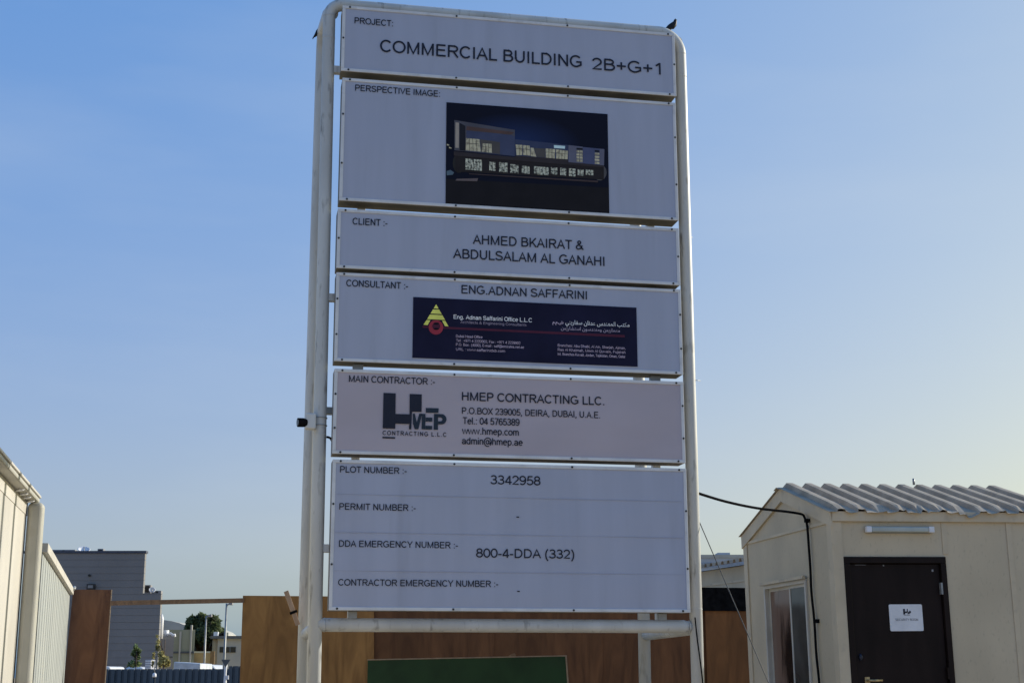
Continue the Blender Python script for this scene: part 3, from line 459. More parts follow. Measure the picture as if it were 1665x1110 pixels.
# contractor logo
o_, s_ = (610, 630), 12.33
mb = MB()
for P in ([(168, 103), (412, 113), (402, 822), (152, 812)], [(407, 525), (690, 533), (685, 727), (404, 717)], [(692, 125), (935, 133), (930, 485), (738, 480), (724, 835), (676, 832), (684, 727), (690, 533)],
          [(148, 980), (400, 990), (398, 1022), (145, 1012)]): spoly(mb, P, o_, s_, LY)
for P in ([(757, 515), (795, 518), (835, 700), (885, 520), (940, 523), (866, 832), (793, 830), (757, 715)], [(889, 520), (1010, 525), (1003, 835), (930, 832), (937, 560)],
          [(1018, 405), (1272, 412), (1268, 505), (1015, 500)], [(1014, 595), (1147, 600), (1145, 680), (1012, 676)], [(1009, 760), (1144, 765), (1141, 838), (1005, 835)],
          [(1180, 525), (1262, 527), (1258, 845), (1172, 840)],
          [(1262, 527), (1330, 530)] + circ(1325, 632, 105, n=12, a0=-85, a1=90) + [(1330, 735), (1262, 735), (1262, 672), (1305, 672)] + list(reversed(circ(1306, 634, 42, 40, n=8, a0=-85, a1=85))) + [(1305, 594), (1262, 594)]):
    spoly(mb, P, o_, s_, LY, 1)
mb.build('logo', [INK, INK2], panels[4])
letter(4, 'CONTRACTING L.L.C', 622, 706.5, 725.8, 709.9, 6.6, sp=22, fat=8)

# navy letterhead of the consultant
NAVY = ink('navy_print', 14, 17, 38, .1, 3)
(ua, va), (ub, vb) = S(671.4, 481.5, -.0065), S(1036.2, 596.7, -.0065)
pic = MB(); pts = [S(671.9, 481.5, LY), S(1034.9, 501.3, LY), S(1036.8, 596.7, LY), S(670.7, 580.3, LY)]
ul = (pts[0][0] + pts[3][0]) / 2; ur = (pts[1][0] + pts[2][0]) / 2; vt = (pts[0][1] + pts[1][1]) / 2; vb = (pts[2][1] + pts[3][1]) / 2
letterhead = MB().box(ul, ur, LY, -.004, vb, vt).build('letterhead', NAVY, panels[3])
o_, s_ = (670, 480), 8.763
YEL = ink('yellow_print', 172, 164, 84); REDP = ink('maroon_print', 92, 36, 52); REDL = ink('dark_maroon_print', 46, 24, 42); NAVD = ink('black_navy_print', 8, 10, 22)
mb = MB(); y1, y2, y3 = LY - .001, LY - .002, LY - .003
spoly(mb, [(150, 432), (3030, 565), (3030, 600), (150, 462)], o_, s_, y1, 2)
for t0, t1 in ((0, .2), (.25, .45), (.5, .72)):
    def tri(t): return ((343 - 178 * t, 128 + 292 * t), (343 + 178 * t, 128 + 310 * t))
    a, b = tri(t0), tri(t1); P = [a[0], a[1], b[1], b[0]] if t0 else [a[0], b[1], b[0]]
    spoly(mb, P, o_, s_, y1, 0)
spoly(mb, [(207, 352), (262, 353), (222, 424), (162, 418)], o_, s_, y1, 0); spoly(mb, [(428, 362), (474, 364), (520, 442), (468, 438)], o_, s_, y1, 0)
spoly(mb, circ(340, 455, 104), o_, s_, y2, 1); spoly(mb, circ(345, 440, 58, 50), o_, s_, y3, 2); spoly(mb, circ(345, 402, 40, 15), o_, s_, y3 - .001, 3); spoly(mb, circ(345, 478, 40, 14), o_, s_, y3 - .001, 3)
mb.build('emblem', [YEL, REDP, REDL, NAVD], panels[3])
WP = ink('white_print', 172, 176, 196); GP = ink('grey_print', 105, 108, 135); LP = ink('pale_print', 128, 130, 160)
ly = LY - .0012
letter(3, 'Eng. Adnan Saffarini Office L.L.C', 737.5, 517.7, 865, 524.2, 6.4, WP, None, 0, 7.5, ly)
letter(3, 'Architects & Engineering Consultants', 748.7, 525.2, 856, 530.6, 4.2, GP, None, 0, 5, ly)
for t, a, b, c, d in (('Dubai Head Office', 741.5, 548.5, 784.5, 549.8), ('Tel : +971 4 2222002, Fax : +971 4 2229902', 741.5, 555.2, 846.3, 559.8), ('P.O. Box : (4000), E-mail : saff@emirates.net.ae', 741.5, 561.7, 852, 566.6), ('URL : www.saffarinidxb.com', 741.5, 569.4, 821.2, 572.8),
                      ('Branches: Abu Dhabi, Al Ain, Sharjah, Ajman,', 907, 562.7, 1017, 568.2), ('Ras Al Khaimah, Umm Al Quwain, Fujairah', 907, 569.9, 1017, 575), ('Int. Branches Kuwait, Jordan, Tajikistan, Oman, Qatar', 907, 577, 1017, 582)):
    letter(3, t, a, b, c, d, 4.1, LP, None, 0, 5, ly)
letter(3, ARABIC_LINES[0], 919.5, 526.5, 1023.5, 531.6, 6.5, WP, GA, 0, 0, ly)
letter(3, ARABIC_LINES[1], 898.5, 525.5, 916, 526.3, 4.5, LP, GA, 0, 0, ly)
letter(3, ARABIC_LINES[2], 912.2, 535.6, 1008, 540, 5.2, GP, GA, 0, 0, ly)

# the night picture of the planned building
o_, s_ = (700, 150), 5.287
pts = [S(725.9, 165.7, LY), S(988.4, 186.5, LY), S(990.3, 349.5, LY), S(724.6, 332.5, LY)]
ul = (pts[0][0] + pts[3][0]) / 2; ur = (pts[1][0] + pts[2][0]) / 2; vt = (pts[0][1] + pts[1][1]) / 2; vb = (pts[2][1] + pts[3][1]) / 2
NIGHT = ink('night_sky_print', 10, 14, 28, .05, 2)
n = NIGHT.node_tree; tc = n.nodes.new('ShaderNodeTexCoord'); sx = n.nodes.new('ShaderNodeVectorMath'); sx.operation = 'SUBTRACT'
gc = SL(o_[0] + 760 / s_, o_[1] + 420 / s_, LY); sx.inputs[1].default_value = gc
mm = n.nodes.new('ShaderNodeVectorMath'); mm.operation = 'MULTIPLY'; mm.inputs[1].default_value = (1.9, 0, 4.2)
ln_ = n.nodes.new('ShaderNodeVectorMath'); ln_.operation = 'LENGTH'; rp = n.nodes.new('ShaderNodeValToRGB')
n.links.new(tc.outputs['Object'], sx.inputs[0]); n.links.new(sx.outputs[0], mm.inputs[0]); n.links.new(mm.outputs[0], ln_.inputs[0]); n.links.new(ln_.outputs['Value'], rp.inputs[0])
ec = lambda r, g_, b: (lin(r) * KW[0], lin(g_) * KW[1], lin(b) * KW[2], 1)
rp.color_ramp.elements[0].color = ec(19, 33, 68); rp.color_ramp.elements[1].color = ec(9, 13, 27); rp.color_ramp.elements[1].position = 1
n.links.new(rp.outputs[0], n.nodes['Principled BSDF'].inputs['Base Color'])
MB().box(ul, ur, LY, -.004, vb, vt).build('picture', NIGHT, panels[1])
C_ = dict(ground=(17, 19, 25), frame=(48, 54, 68), pale=(98, 102, 106), dark=(20, 24, 33), soff=(52, 46, 50), wall=(40, 50, 76), slab=(32, 33, 40), shop=(24, 25, 30), sky=(34, 44, 70), block=(60, 68, 90), block2=(46, 56, 86), dim=(48, 52, 58), sign=(122, 162, 205), kerb=(40, 38, 44), patch=(62, 62, 70), car=(52, 72, 92), tree=(50, 55, 64), bush=(26, 29, 33))
names = list(C_); PM = [ink(k + '_print', *C_[k]) for k in names]
LIT = ink('lit_window_print', 118, 126, 118, 0, 44, col2=tuple(lin(c) * q for c, q in zip((76, 80, 78), KW)), fac_lo=.3, fac_hi=.55); LIT2 = ink('lit_shop_print', 122, 136, 136, 0, 60, col2=tuple(lin(c) * q for c, q in zip((40, 46, 50), KW)), fac_lo=.38, fac_hi=.56)
PM += [LIT, LIT2]; names += ['lit', 'lit2']
mb = MB()
def pp(k, z, *P):
    spoly(mb, P, o_, s_, LY - .0006 * z, names.index(k))
    if k == 'lit' and P[1][0] - P[0][0] > 45:
        (xa, ya), (xb, yb), (xc, yc), (xd, yd) = P; n_ = max(2, int((xb - xa) / 24))
        for q in range(1, n_):
            f = q / n_; u0, v0, u1, v1 = xa + (xb - xa) * f, ya + (yb - ya) * f, xd + (xc - xd) * f, yd + (yc - yd) * f
            spoly(mb, ((u0 - 1.6, v0), (u0 + 1.6, v0), (u1 + 1.6, v1), (u1 - 1.6, v1)), o_, s_, LY - .0006 * z - .0003, names.index('dark'))
        spoly(mb, ((xa, ya + (yd - ya) * .38), (xb, yb + (yc - yb) * .38), (xb, yb + (yc - yb) * .42), (xa, ya + (yd - ya) * .42)), o_, s_, LY - .0006 * z - .0003, names.index('dim'))
pp('ground', 1, (133, 745), (1531, 820), (1534, 1052), (131, 962))
pp('tree', 2, *circ(1455, 690, 60, 70, 14)); pp('bush', 2, *circ(245, 610, 55, 85, 14))
pp('frame', 3, (205, 240), (725, 325), (725, 550), (205, 500)); pp('pale', 4, (215, 260), (245, 264), (243, 480), (213, 478)); pp('dark', 4, (250, 264), (300, 290), (300, 505), (250, 500))
pp('soff', 4, (310, 292), (722, 345), (692, 366), (308, 326)); pp('wall', 5, (310, 330), (690, 368), (725, 382), (725, 550), (305, 505))
pp('lit', 6, (305, 395), (420, 405), (432, 512), (303, 500)); pp('dim', 6, (424, 405), (597, 430), (597, 532), (434, 512)); pp('lit', 7, (450, 440), (525, 445), (528, 522), (440, 512))
pp('sky', 3, (727, 405), (1062, 440), (1185, 455), (1185, 600), (727, 555)); pp('slab', 4, (727, 545), (1185, 580), (1185, 602), (727, 560))
pp('lit', 5, (732, 450), (790, 455), (788, 540), (740, 542)); pp('lit', 5, (797, 456), (852, 460), (858, 546), (797, 540)); pp('lit', 5, (860, 478), (886, 480), (910, 556), (862, 550)); pp('dim', 5, (890, 480), (985, 486), (985, 562), (914, 556))
pp('lit', 6, (990, 484), (1072, 490), (1070, 570), (992, 563)); pp('lit', 6, (1080, 492), (1182, 505), (1178, 577), (1080, 571)); pp('sign', 6, (1060, 455), (1158, 463), (1155, 487), (1062, 480))
pp('block', 4, (1186, 455), (1310, 470), (1310, 612), (1186, 602)); pp('block2', 5, (1311, 472), (1495, 490), (1492, 630), (1311, 612)); pp('block', 6, (1455, 487), (1495, 490), (1492, 630), (1453, 626))
for a, b, c in ((1255, 1308, 500), (1412, 1452, 520)):
    for k in range(4): pp('lit', 7, (a, c + k * 26), (b, c + 3 + k * 26), (b, c + 21 + k * 26), (a, c + 18 + k * 26))
    pp('dark', 7, (a, c - 22), (b, c - 19), (b, c - 3), (a, c - 6))
pp('shop', 4, (215, 545), (1490, 640), (1490, 752), (215, 682)); pp('slab', 7, (200, 508), (1490, 630), (1490, 648), (200, 545))
for q in ((300, 445, 570, 664), (505, 562, 598, 672), (590, 665, 602, 684), (685, 760, 618, 692), (785, 855, 632, 696), (890, 1020, 636, 704), (1035, 1095, 645, 704), (1115, 1170, 650, 712), (1190, 1250, 654, 720), (1265, 1320, 662, 714), (1335, 1402, 665, 710)):
    a, b, c, d = q; e = (b - a) * .085; k = max(1, round((b - a) / 24)); 
    for m_ in range(k):
        x0 = a + (b - a) * m_ / k; x1 = a + (b - a) * (m_ + .86) / k; pp('lit2', 8, (x0, c + e * m_ / k), (x1, c + e * (m_ + 1) / k), (x1, d + e * (m_ + 1) / k), (x0, d + e * m_ / k))
pp('kerb', 5, (330, 698), (1440, 760), (1440, 776), (330, 706)); pp('patch', 5, (225, 745), (410, 740), (400, 766), (215, 760)); pp('car', 5, (138, 678), (170, 668), (203, 690), (190, 710), (140, 715))
pp('lit', 5, (140, 445), (160, 450), (160, 460), (140, 458)); pp('lit', 5, (160, 470), (182, 478), (182, 486), (160, 482))
mb.build('picture_building', PM, panels[1])
pp = None

# ------------------------------------------------------------------ small things on the signboard
def sw(u, y, z): return SO + SX * u + SY * y + Vector((0, 0, z))
def tube_thing(name, label, cat, pts, r, m, seg=8, group=None): return tag(MB().tube(pts, r, seg).build(name, m), label, cat, group)
def smooth_path(P, n=8):
    P = [Vector(p) for p in P]; out = []
    for i in range(len(P) - 1):
        p0, p1, p2, p3 = P[max(i - 1, 0)], P[i], P[i + 1], P[min(i + 2, len(P) - 1)]
        for k in range(n):
            t = k / n; out.append(.5 * ((2 * p1) + (p2 - p0) * t + (2 * p0 - 5 * p1 + 4 * p2 - p3) * t * t + (3 * p1 - p0 - 3 * p2 + p3) * t ** 3))
    return out + [P[-1]]
# camera on a clamp box
cu_, cz_ = S(505, 686, .06)
cam_t = thing('security_camera', 'small black camera on a grey clamp box strapped to the left front post', 'camera', sw(cu_, .06, cz_), SYAW)
MB().box(-.042, .038, -.05, .03, -.058, .062).build('clamp_box', WHITE, cam_t, bevel=.01)
MB().tube([(-.035, -.03, -.012), (-.06, -.04, -.012), (-.098, -.05, -.014)], [.03, .035, .035], 16).build('camera_body', BLACK, cam_t)
MB().tube([(-.0975, -.0498, -.014), (-.100, -.0505, -.014)], .024, 16).build('lens', GLASS, cam_t)
pc = -1.462 - .041 * .5
for dz in (-.018, .04): MB().tube([(pc - cu_ + .002, PY - .06, dz - .003), (pc - cu_ + .002, PY - .06, dz + .003)], RP + .004, 20).build('strap', GALV, cam_t)
# loop of cable between post and panel
tube_thing('cable_stub', 'short black cable looping from the left post into the pinkish panel', 'cable', smooth_path([sw(*[S(531, 710, .16)[0], .16, S(531, 710, .16)[1]]), sw(S(537, 712, .17)[0], .17, S(537, 712, .17)[1]), sw(S(541, 719, .2)[0], .2, S(541, 719, .2)[1])]), .009, BLACK)
# loose wire ends on the right post
for (a, b), lab in ((((1116, 389), (1126, 386)), 'loose wire end sticking out of the right post beside the client panel'), (((1123, 620), (1139, 619)), 'loose wire end sticking out of the right post beside the pinkish panel')):
    p, q = S(*a, PY), S(*b, PY)
    tube_thing('wire_end', lab, 'wire', [sw(p[0], PY - .03, p[1]), sw((p[0] + q[0]) / 2, PY - .02, (p[1] + q[1]) / 2 + .004), sw(q[0], PY, q[1])], .003, GALV, 6)
# guy wire to the ground, and the thin cable running down the right post
p0 = sw(*[S(1135, 843, PY)[0] + .0, PY, S(1135, 843, PY)[1]]); p1 = at(1250, 1110, 11.0); d = p1 - p0; p2 = p0 + d * (p0.z / -d.z)
tube_thing('guy_wire', 'thin steel guy wire slanting from the right post down to the ground', 'wire', [p0, p0.lerp(p2, .5), p2], .0038, WIRE, 6)
q = [(1130, 1003), (1134, 1040), (1140, 1085), (1144, 1125), (1147, 1180), (1149, 1300)]
tube_thing('thin_cable', 'thin dark cable running loosely down the lower right post', 'cable', smooth_path([sw(S(a, b, .03)[0], .03, S(a, b, .03)[1]) for a, b in q]), .0055, BLACK, 6)
# timber batten tied to the back left post
a, b = SL(465, 960.5, 1.40), SL(484.5, 1015.5, 1.40); d = (b - a).normalized(); sd_ = Vector((0, 1, 0)).cross(d).normalized()
bat = thing('timber_batten', 'short slanting timber batten tied with a black strap to the left back post', 'timber', SO, SYAW)
MB().prism([a + sd_ * .019 + Vector((0, -.02, 0)), a - sd_ * .019 + Vector((0, -.02, 0)), b - sd_ * .019 + Vector((0, -.02, 0)), b + sd_ * .019 + Vector((0, -.02, 0))], (0, .035, 0)).build('plank', BATTEN, bat, bevel=.002)
c = a.lerp(b, .62)
MB().prism([c + sd_ * .03 - d * .01 + Vector((0, -.024, 0)), c - sd_ * .03 - d * .01 + Vector((0, -.024, 0)), c - sd_ * .03 + d * .012 + Vector((0, -.024, 0)), c + sd_ * .03 + d * .012 + Vector((0, -.024, 0))], (0, .043, 0)).build('strap', BLACK, bat)

# birds
def make_bird(P, yl, name, label):
    """P maps side-view units to the sign's own plane"""
    spine = [((290, 624), 7, 4), ((318, 592), 17, 15), ((352, 568), 22, 22), ((425, 515), 34, 34), ((520, 452), 70, 62), ((600, 428), 97, 78), ((668, 362), 84, 74), ((697, 300), 54, 52), ((703, 262), 47, 48), ((702, 236), 36, 38), ((706, 214), 16, 16), ((712, 196), 4, 4)]
    C = [Vector((P(*c)[0], yl, P(*c)[1])) for c, a, b in spine]; k = (Vector((P(1000, 0)[0], 0, P(1000, 0)[1])) - Vector((P(0, 0)[0], 0, P(0, 0)[1]))).length / 1000
    base = Vector((P(560, 622)[0], yl, P(560, 622)[1]))
    root = thing(name, label, 'bird', sw(*base), SYAW, 'dark birds on the signboard frame')
    mb = MB(); rings = []; seg = 14
    for i, (c, (_, rv, rh)) in enumerate(zip(C, spine)):
        t = (C[min(i + 1, len(C) - 1)] - C[max(i - 1, 0)]).normalized(); s2 = Vector((0, 1, 0)); u2 = t.cross(s2).normalized()
        rings.append([mb.bm.verts.new(c - base + u2 * (rv * k * math.cos(j * math.tau / seg)) + s2 * (rh * k * math.sin(j * math.tau / seg))) for j in range(seg)])
    for i in range(len(rings) - 1):
        for j in range(seg): mb._f([rings[i][j], rings[i][(j + 1) % seg], rings[i + 1][(j + 1) % seg], rings[i + 1][j]], True)
    mb._f(rings[0]); mb._f(list(reversed(rings[-1])))
    mb.build('body', FEATHER, root)
    V = lambda a, b, y=0: Vector((P(a, b)[0], yl + y, P(a, b)[1])) - base
    for sgn in (-1, 1):
        MB().prism([V(640, 352), V(690, 400), V(640, 470), V(520, 520), V(380, 562), V(460, 478), V(560, 385)], (0, 10 * k, 0)).build('wing', FEATHER, root, loc=(0, sgn * 76 * k - 5 * k, 0), bevel=4 * k)
        MB().tube([V(575, 510, sgn * 30 * k), V(548, 590, sgn * 32 * k), V(556, 622, sgn * 32 * k), V(590, 628, sgn * 34 * k)], 7 * k, 6).build('leg', BIRDL, root)
    MB().tube([V(718, 236), V(748, 228), V(762, 230)], [13 * k, 7 * k, 2 * k], 8).build('beak', BIRDL, root)
    return root
P1 = lambda a, b: S(1060 + a / 18.5, 20 + b / 18.5, PY)
make_bird(P1, PY, 'perched_bird', 'small dark bird perched upright on the top right corner of the signboard frame')
def P2(a, b):
    u, v = S(522, 60, BY - .1); k = 1 / 3300; a -= 560; b -= 622; ca, sa = math.cos(R(22)), math.sin(R(22))
    return (u + (a * ca + b * sa) * k, v + .0 - (-a * sa + b * ca) * k)
make_bird(P2, BY - .1, 'perched_bird', 'dark bird perched behind the top left bend of the frame, only its tail showing')

# ------------------------------------------------------------------ security cabin
CYAW, CTILT = R(10.62), R(.649); CO = Vector((2.805, 12.5, 0)); CX, CY = axes(CYAW)
cab = thing('security_cabin', 'beige prefabricated gable-roofed cabin with a dark brown door at the right edge', 'cabin', CO, CYAW)
cab.rotation_euler = (0, -CTILT, CYAW)
CM = Matrix.Translation(CO) @ cab.rotation_euler.to_matrix().to_4x4(); CI = CM.inverted()
def Cf(px, py, yl=0):
    n = CM.to_3x3() @ Vector((0, 1, 0)); return CI @ on_plane(px, py, CM @ Vector((0, yl, 0)), n)
def Cs(px, py, xl=0):
    n = CM.to_3x3() @ Vector((1, 0, 0)); return CI @ on_plane(px, py, CM @ Vector((xl, 0, 0)), n)
W_, D_, HF, HE, HR = 2.12, 2.2276, 2.798, 2.885, 3.225
DX0, DX1, DZ = .095, 1.03, 2.488; ZF = .40
wy0, wy1, wz1, wz0 = .625, 1.70, 2.345, 1.15
t = .06
mb = MB()   # front wall round the door
mb.box(0, DX0, 0, t, ZF, HF); mb.box(DX1, W_, 0, t, ZF, HF); mb.box(DX0, DX1, 0, t, DZ, HF)
mb.box(0, W_, D_ - t, D_, ZF, HF); mb.box(W_ - t, W_, t, D_ - t, ZF, HF)
mb.box(0, t, t, wy0, ZF, HF); mb.box(0, t, wy1, D_ - t, ZF, HF); mb.box(0, t, wy0, wy1, wz1, HF); mb.box(0, t, wy0, wy1, ZF, wz0)
for x0 in (0, W_ - t):
    mb.prism([(x0, 0, HF), (x0, D_, HF), (x0, D_, HE - .02), (x0, D_ / 2, HR - .02), (x0, 0, HE - .02)], (t, 0, 0))
mb.box(t, W_ - t, t, D_ - t, ZF, ZF + .05)
mb.build('wall', TAN, cab)
MB().box(.03, W_ - .03, .03, D_ - .03, 0, ZF - .002).build('base', GREYC, cab)
mb = MB(); mb.box(-.012, .085, -.012, -.001, ZF, HF - .003); mb.box(-.012, -.001, -.001, .09, ZF, HF - .003); mb.build('corner_trim', TAN2, cab)
MB().box(-.012, -.001, D_ - .09, D_ + .012, ZF, HF - .003).build('corner_trim', TAN2, cab)
MB().box(W_ - .085, W_ + .012, -.012, -.001, ZF, HF - .003).build('corner_trim', TAN2, cab)
xj = Cf(1531, 870).x
for x in (xj, xj + .62): MB().box(x, x + .048, -.007, -.001, (DZ + .03 if x < DX1 + .06 else ZF), HF - .003).build('joint_strip', TAN2, cab)
MB().box(-.016, W_ + .016, -.03, -.002, HF, HE).build('fascia', TAN2, cab, bevel=.003)
MB().box(-.016, W_ + .016, D_ + .002, D_ + .03, HF, HE).build('fascia', TAN2, cab, bevel=.003)
# barge boards and the gable sill strip on the left gable
sl_ = (HR - HE) / (D_ / 2)
for x0 in (-.022, W_ + .002):
    for sg in (0, 1):
        f = lambda y: (y if not sg else D_ - y)
        mb = MB(); q = [(x0, f(-.03), HE - .03 * sl_), (x0, f(D_ / 2), HR), (x0, f(D_ / 2), HR - .125), (x0, f(-.03), HE - .03 * sl_ - .125)]
        mb.prism(q if not sg else list(reversed(q)), (.02, 0, 0)); mb.build('barge_board', TAN2, cab)
MB().box(-.012, -.001, .09, D_ - .09, HF - .012, HF + .012).build('gable_strip', TAN2, cab)
# corrugated roof, eaves a little battered
def corr(n_per, pitch, h):
    o = []
    for k in range(n_per):
        b = k * pitch; o += [(b, 0), (b + pitch * .40, 0), (b + pitch * .46, h), (b + pitch * .62, h * 1.02), (b + pitch * .78, h), (b + pitch * .84, 0)]
    return o
rnd = random.Random(5)
prof = corr(12, .19, .044)
for sg in (0, 1):
    rows = []; nr = 10; jit = [rnd.uniform(-1, 1) for _ in range(len(prof))]
    for r_ in range(nr + 1):
        f = r_ / nr; row = []
        for i, (x, h) in enumerate(prof):
            y = -.06 + (D_ / 2 + .06) * f; z = HE + y * sl_ + .008 + h * (min(1, .45 + f * 5) if not sg else 1)
            if f < .12 and not sg: z += (jit[i] * .010 - (.04 if 38 <= i <= 42 else .02 if i in (14, 15, 26) else 0)) * (1 - f / .12); y += jit[i] * .012
            row.append((-.04 + x, y if not sg else D_ - y, z))
        rows.append(row if not sg else list(reversed(row)))
    MB().sheet(rows).build('roof_sheet', ROOFM, cab, solid=.002)
MB().sheet([[(-.04 + x, D_ / 2 - .0 + dy, HR + .006 - abs(dy) * sl_) for x in (-.02, .5, 1, 1.5, 2.18)] for dy in (-.07, 0, .07)]).build('ridge_cap', ROOFM, cab, solid=.003)
q = Cf(1486, 788, D_ / 2); MB().tube([(q.x, D_ / 2, HR + .05), (q.x, D_ / 2, HR + .11)], .012, 8).build('vent_stub', GALV, cab)
# door
door = thing_d = MB().box(DX0 + .05, DX1 - .05, .012, .05, ZF + .05, DZ - .055).build('door', DOOR, cab, bevel=.003)
mb = MB(); mb.box(DX0 - .006, DX0 + .045, -.018, .055, ZF, DZ - .05); mb.box(DX1 - .045, DX1 + .006, -.018, .055, ZF, DZ - .05); mb.box(DX0 - .006, DX1 + .006, -.018, .055, DZ - .05, DZ + .006)
mb.build('door_frame', DOOR, cab, bevel=.004)
for zz in (2.22, 1.5, .8): MB().box(DX1 - .062, DX1 - .045, -.022, .012, zz - .05, zz + .05).build('hinge', GALV if zz > 2 else DOOR, door)
for (px, py, w2, h2) in ((1437, 913.5, .006, .012), (1517, 925, .008, .02), (1400, 917, .05, .003)):
    c = Cf(px, py); MB().box(c.x - w2, c.x + w2, .0095, .0118, min(c.z, DZ - .062) - h2, min(c.z, DZ - .062)).build('scuff', GREYC, door)
hz = 1.45; hx = Cf(1411, 1105).x
mb = MB(); mb.box(hx - .022, hx + .022, .004, .013, hz - .11, hz + .03); mb.tube([(hx, .008, hz), (hx, -.045, hz), (hx + .03, -.05, hz), (hx + .11, -.048, hz)], .010, 10); mb.build('handle', BRASS, door)
hx2, hz2 = Cf(1400, 1068).x, Cf(1400, 1068).z
MB().tube([(hx2, .0105, hz2 - .03), (hx2, .006, hz2), (hx2, .0105, hz2 + .03)], [.01, .02, .01], 10).build('door_reflection', mat('bluish_reflection', (.02, .025, .045), .3), door)  # bluish reflection on the door, modelled as a small coloured bump
a, b = Cf(1444.7, 982, .01), Cf(1501.7, 1025, .01); nx0, nx1, nz0, nz1 = a.x, Cf(1500, 1002, .01).x, b.z, (a.z + Cf(1498, 981.7, .01).z) / 2
def rrect(x0, x1, z0, z1, r, y, n=4):
    o = []
    for cx_, cz__, a0 in ((x1 - r, z1 - r, 0), (x0 + r, z1 - r, 90), (x0 + r, z0 + r, 180), (x1 - r, z0 + r, 270)):
        o += [(cx_ + r * math.cos(R(a0 + 90 * k / n)), y, cz__ + r * math.sin(R(a0 + 90 * k / n))) for k in range(n + 1)]
    return o
mb = MB(); mb.prism(list(reversed(rrect(nx0, nx1, nz0, nz1, .012, .006))), (0, .007, 0)); mb.mi = 1
ow = nx1 - nx0; oh = nz1 - nz0
def nb(x0, x1, z0, z1): mb.box(nx0 + ow * x0, nx0 + ow * x1, .0045, .0065, nz0 + oh * z0, nz0 + oh * z1)
nb(.42, .475, .62, .83); nb(.475, .535, .675, .735); nb(.535, .56, .70, .83); nb(.548, .555, .62, .70); nb(.565, .60, .63, .72); nb(.605, .635, .66, .76); nb(.635, .655, .69, .74); nb(.43, .62, .585, .597)
me = text_mesh(None, 'SECURITY ROOM', ow * .68, oh * .085, 4)
bmt = bmesh.new(); bmt.from_mesh(me)
off = Vector((nx0 + ow * .17, .0045, nz0 + oh * .385)); vm = {}
for v in bmt.verts: vm[v] = mb.bm.verts.new(v.co + off)
for f in bmt.faces: mb._f([vm[v] for v in f.verts])
mb.build('notice', [PLASTIC, INK], door, label='small white notice reading SECURITY ROOM under a dark logo')
# strip light over the door
a, b = Cf(1404.5, 855), Cf(1515.5, 867); zl = (a.z + b.z) / 2; h_ = .026
lamp = MB().box(a.x + .05, b.x - .05, -.052, -.012, zl - h_ + .003, zl + h_ - .003).build('strip_light', DIFF, cab, bevel=.012, bseg=3)
MB().box(a.x + .01, b.x - .01, -.012, -.0015, zl - h_ - .004, zl + h_ + .004).build('backing_plate', GALV, lamp)
for x in (a.x, b.x - .05): MB().box(x, x + .05, -.056, -.0125, zl - h_, zl + h_).build('end_cap', PLASTIC, lamp, bevel=.006)
# sliding window in the gable wall
mb = MB(); fy = .035
win = None
ym = Cs(1283.5, 960).y
mb.box(-.02, .05, wy0, wy0 + fy, wz0, wz1); mb.box(-.02, .05, wy1 - fy, wy1, wz0, wz1); mb.box(-.02, .05, wy0 + fy, wy1 - fy, wz1 - fy, wz1); mb.box(-.02, .05, wy0 + fy, wy1 - fy, wz0, wz0 + fy)
win = mb.build('window', CREAM2, cab, bevel=.002)
MB().box(-.05, -.0212, wy0 - .01, wy1 + .04, wz1 + .002, wz1 + .03).build('drip_strip', TAN2, win)
for (ya, yb, x) in ((wy0 + fy, ym + .02, .004), (ym - .02, wy1 - fy, .024)):
    mb = MB(); e = .028
    mb.box(x, x + .016, ya, ya + e, wz0 + fy, wz1 - fy); mb.box(x, x + .016, yb - e, yb, wz0 + fy, wz1 - fy); mb.box(x, x + .016, ya + e, yb - e, wz1 - fy - e, wz1 - fy); mb.box(x, x + .016, ya + e, yb - e, wz0 + fy, wz0 + fy + e)
    mb.build('sash', CREAM2, win)
    MB().box(x + .005, x + .010, ya + e, yb - e, wz0 + fy + e, wz1 - fy - e).build('pane', GLASS if x < .01 else GLASS_REFL, win)
# black cable from signboard to the cabin and down its gable wall
pts = [sw(S(1135, 801.5, .12)[0], .12, S(1135, 801.5, .12)[1])]
far_ = CM @ (Cs(1312, 842) + Vector((-.03, 0, 0)))
for px, py, f in ((1180, 815, .3), (1230, 825.5, .6), (1280, 831.5, .87)):
    pts.append(at(px, py, pts[0].y + (far_.y - pts[0].y) * f))
pts += [at(1303, 835.5, far_.y - .01)]
for px, py in ((1313, 841), (1317, 853), (1320, 890), (1322.5, 925), (1324, 960), (1329, 1010), (1332, 1060), (1337, 1110), (1342, 1180), (1344, 1260)): pts.append(CM @ (Cs(px, py) + Vector((-.028, 0, 0))))
cb = tag(MB().tube(smooth_path(pts, 6), .011, 10).build('power_cable', BLACK), 'thick black cable sagging from the signboard to the cabin and down its gable wall', 'cable')
for px, py in ((1316, 846), (1331, 1009)):
    c = CM @ (Cs(px, py) + Vector((-.02, 0, 0))); MB().box(-.022, .022, -.022, .022, -.016, .016, Matrix.Translation(c) @ Matrix.Rotation(CYAW, 4, 'Z')).build('cable_clip', BLACK, cb)

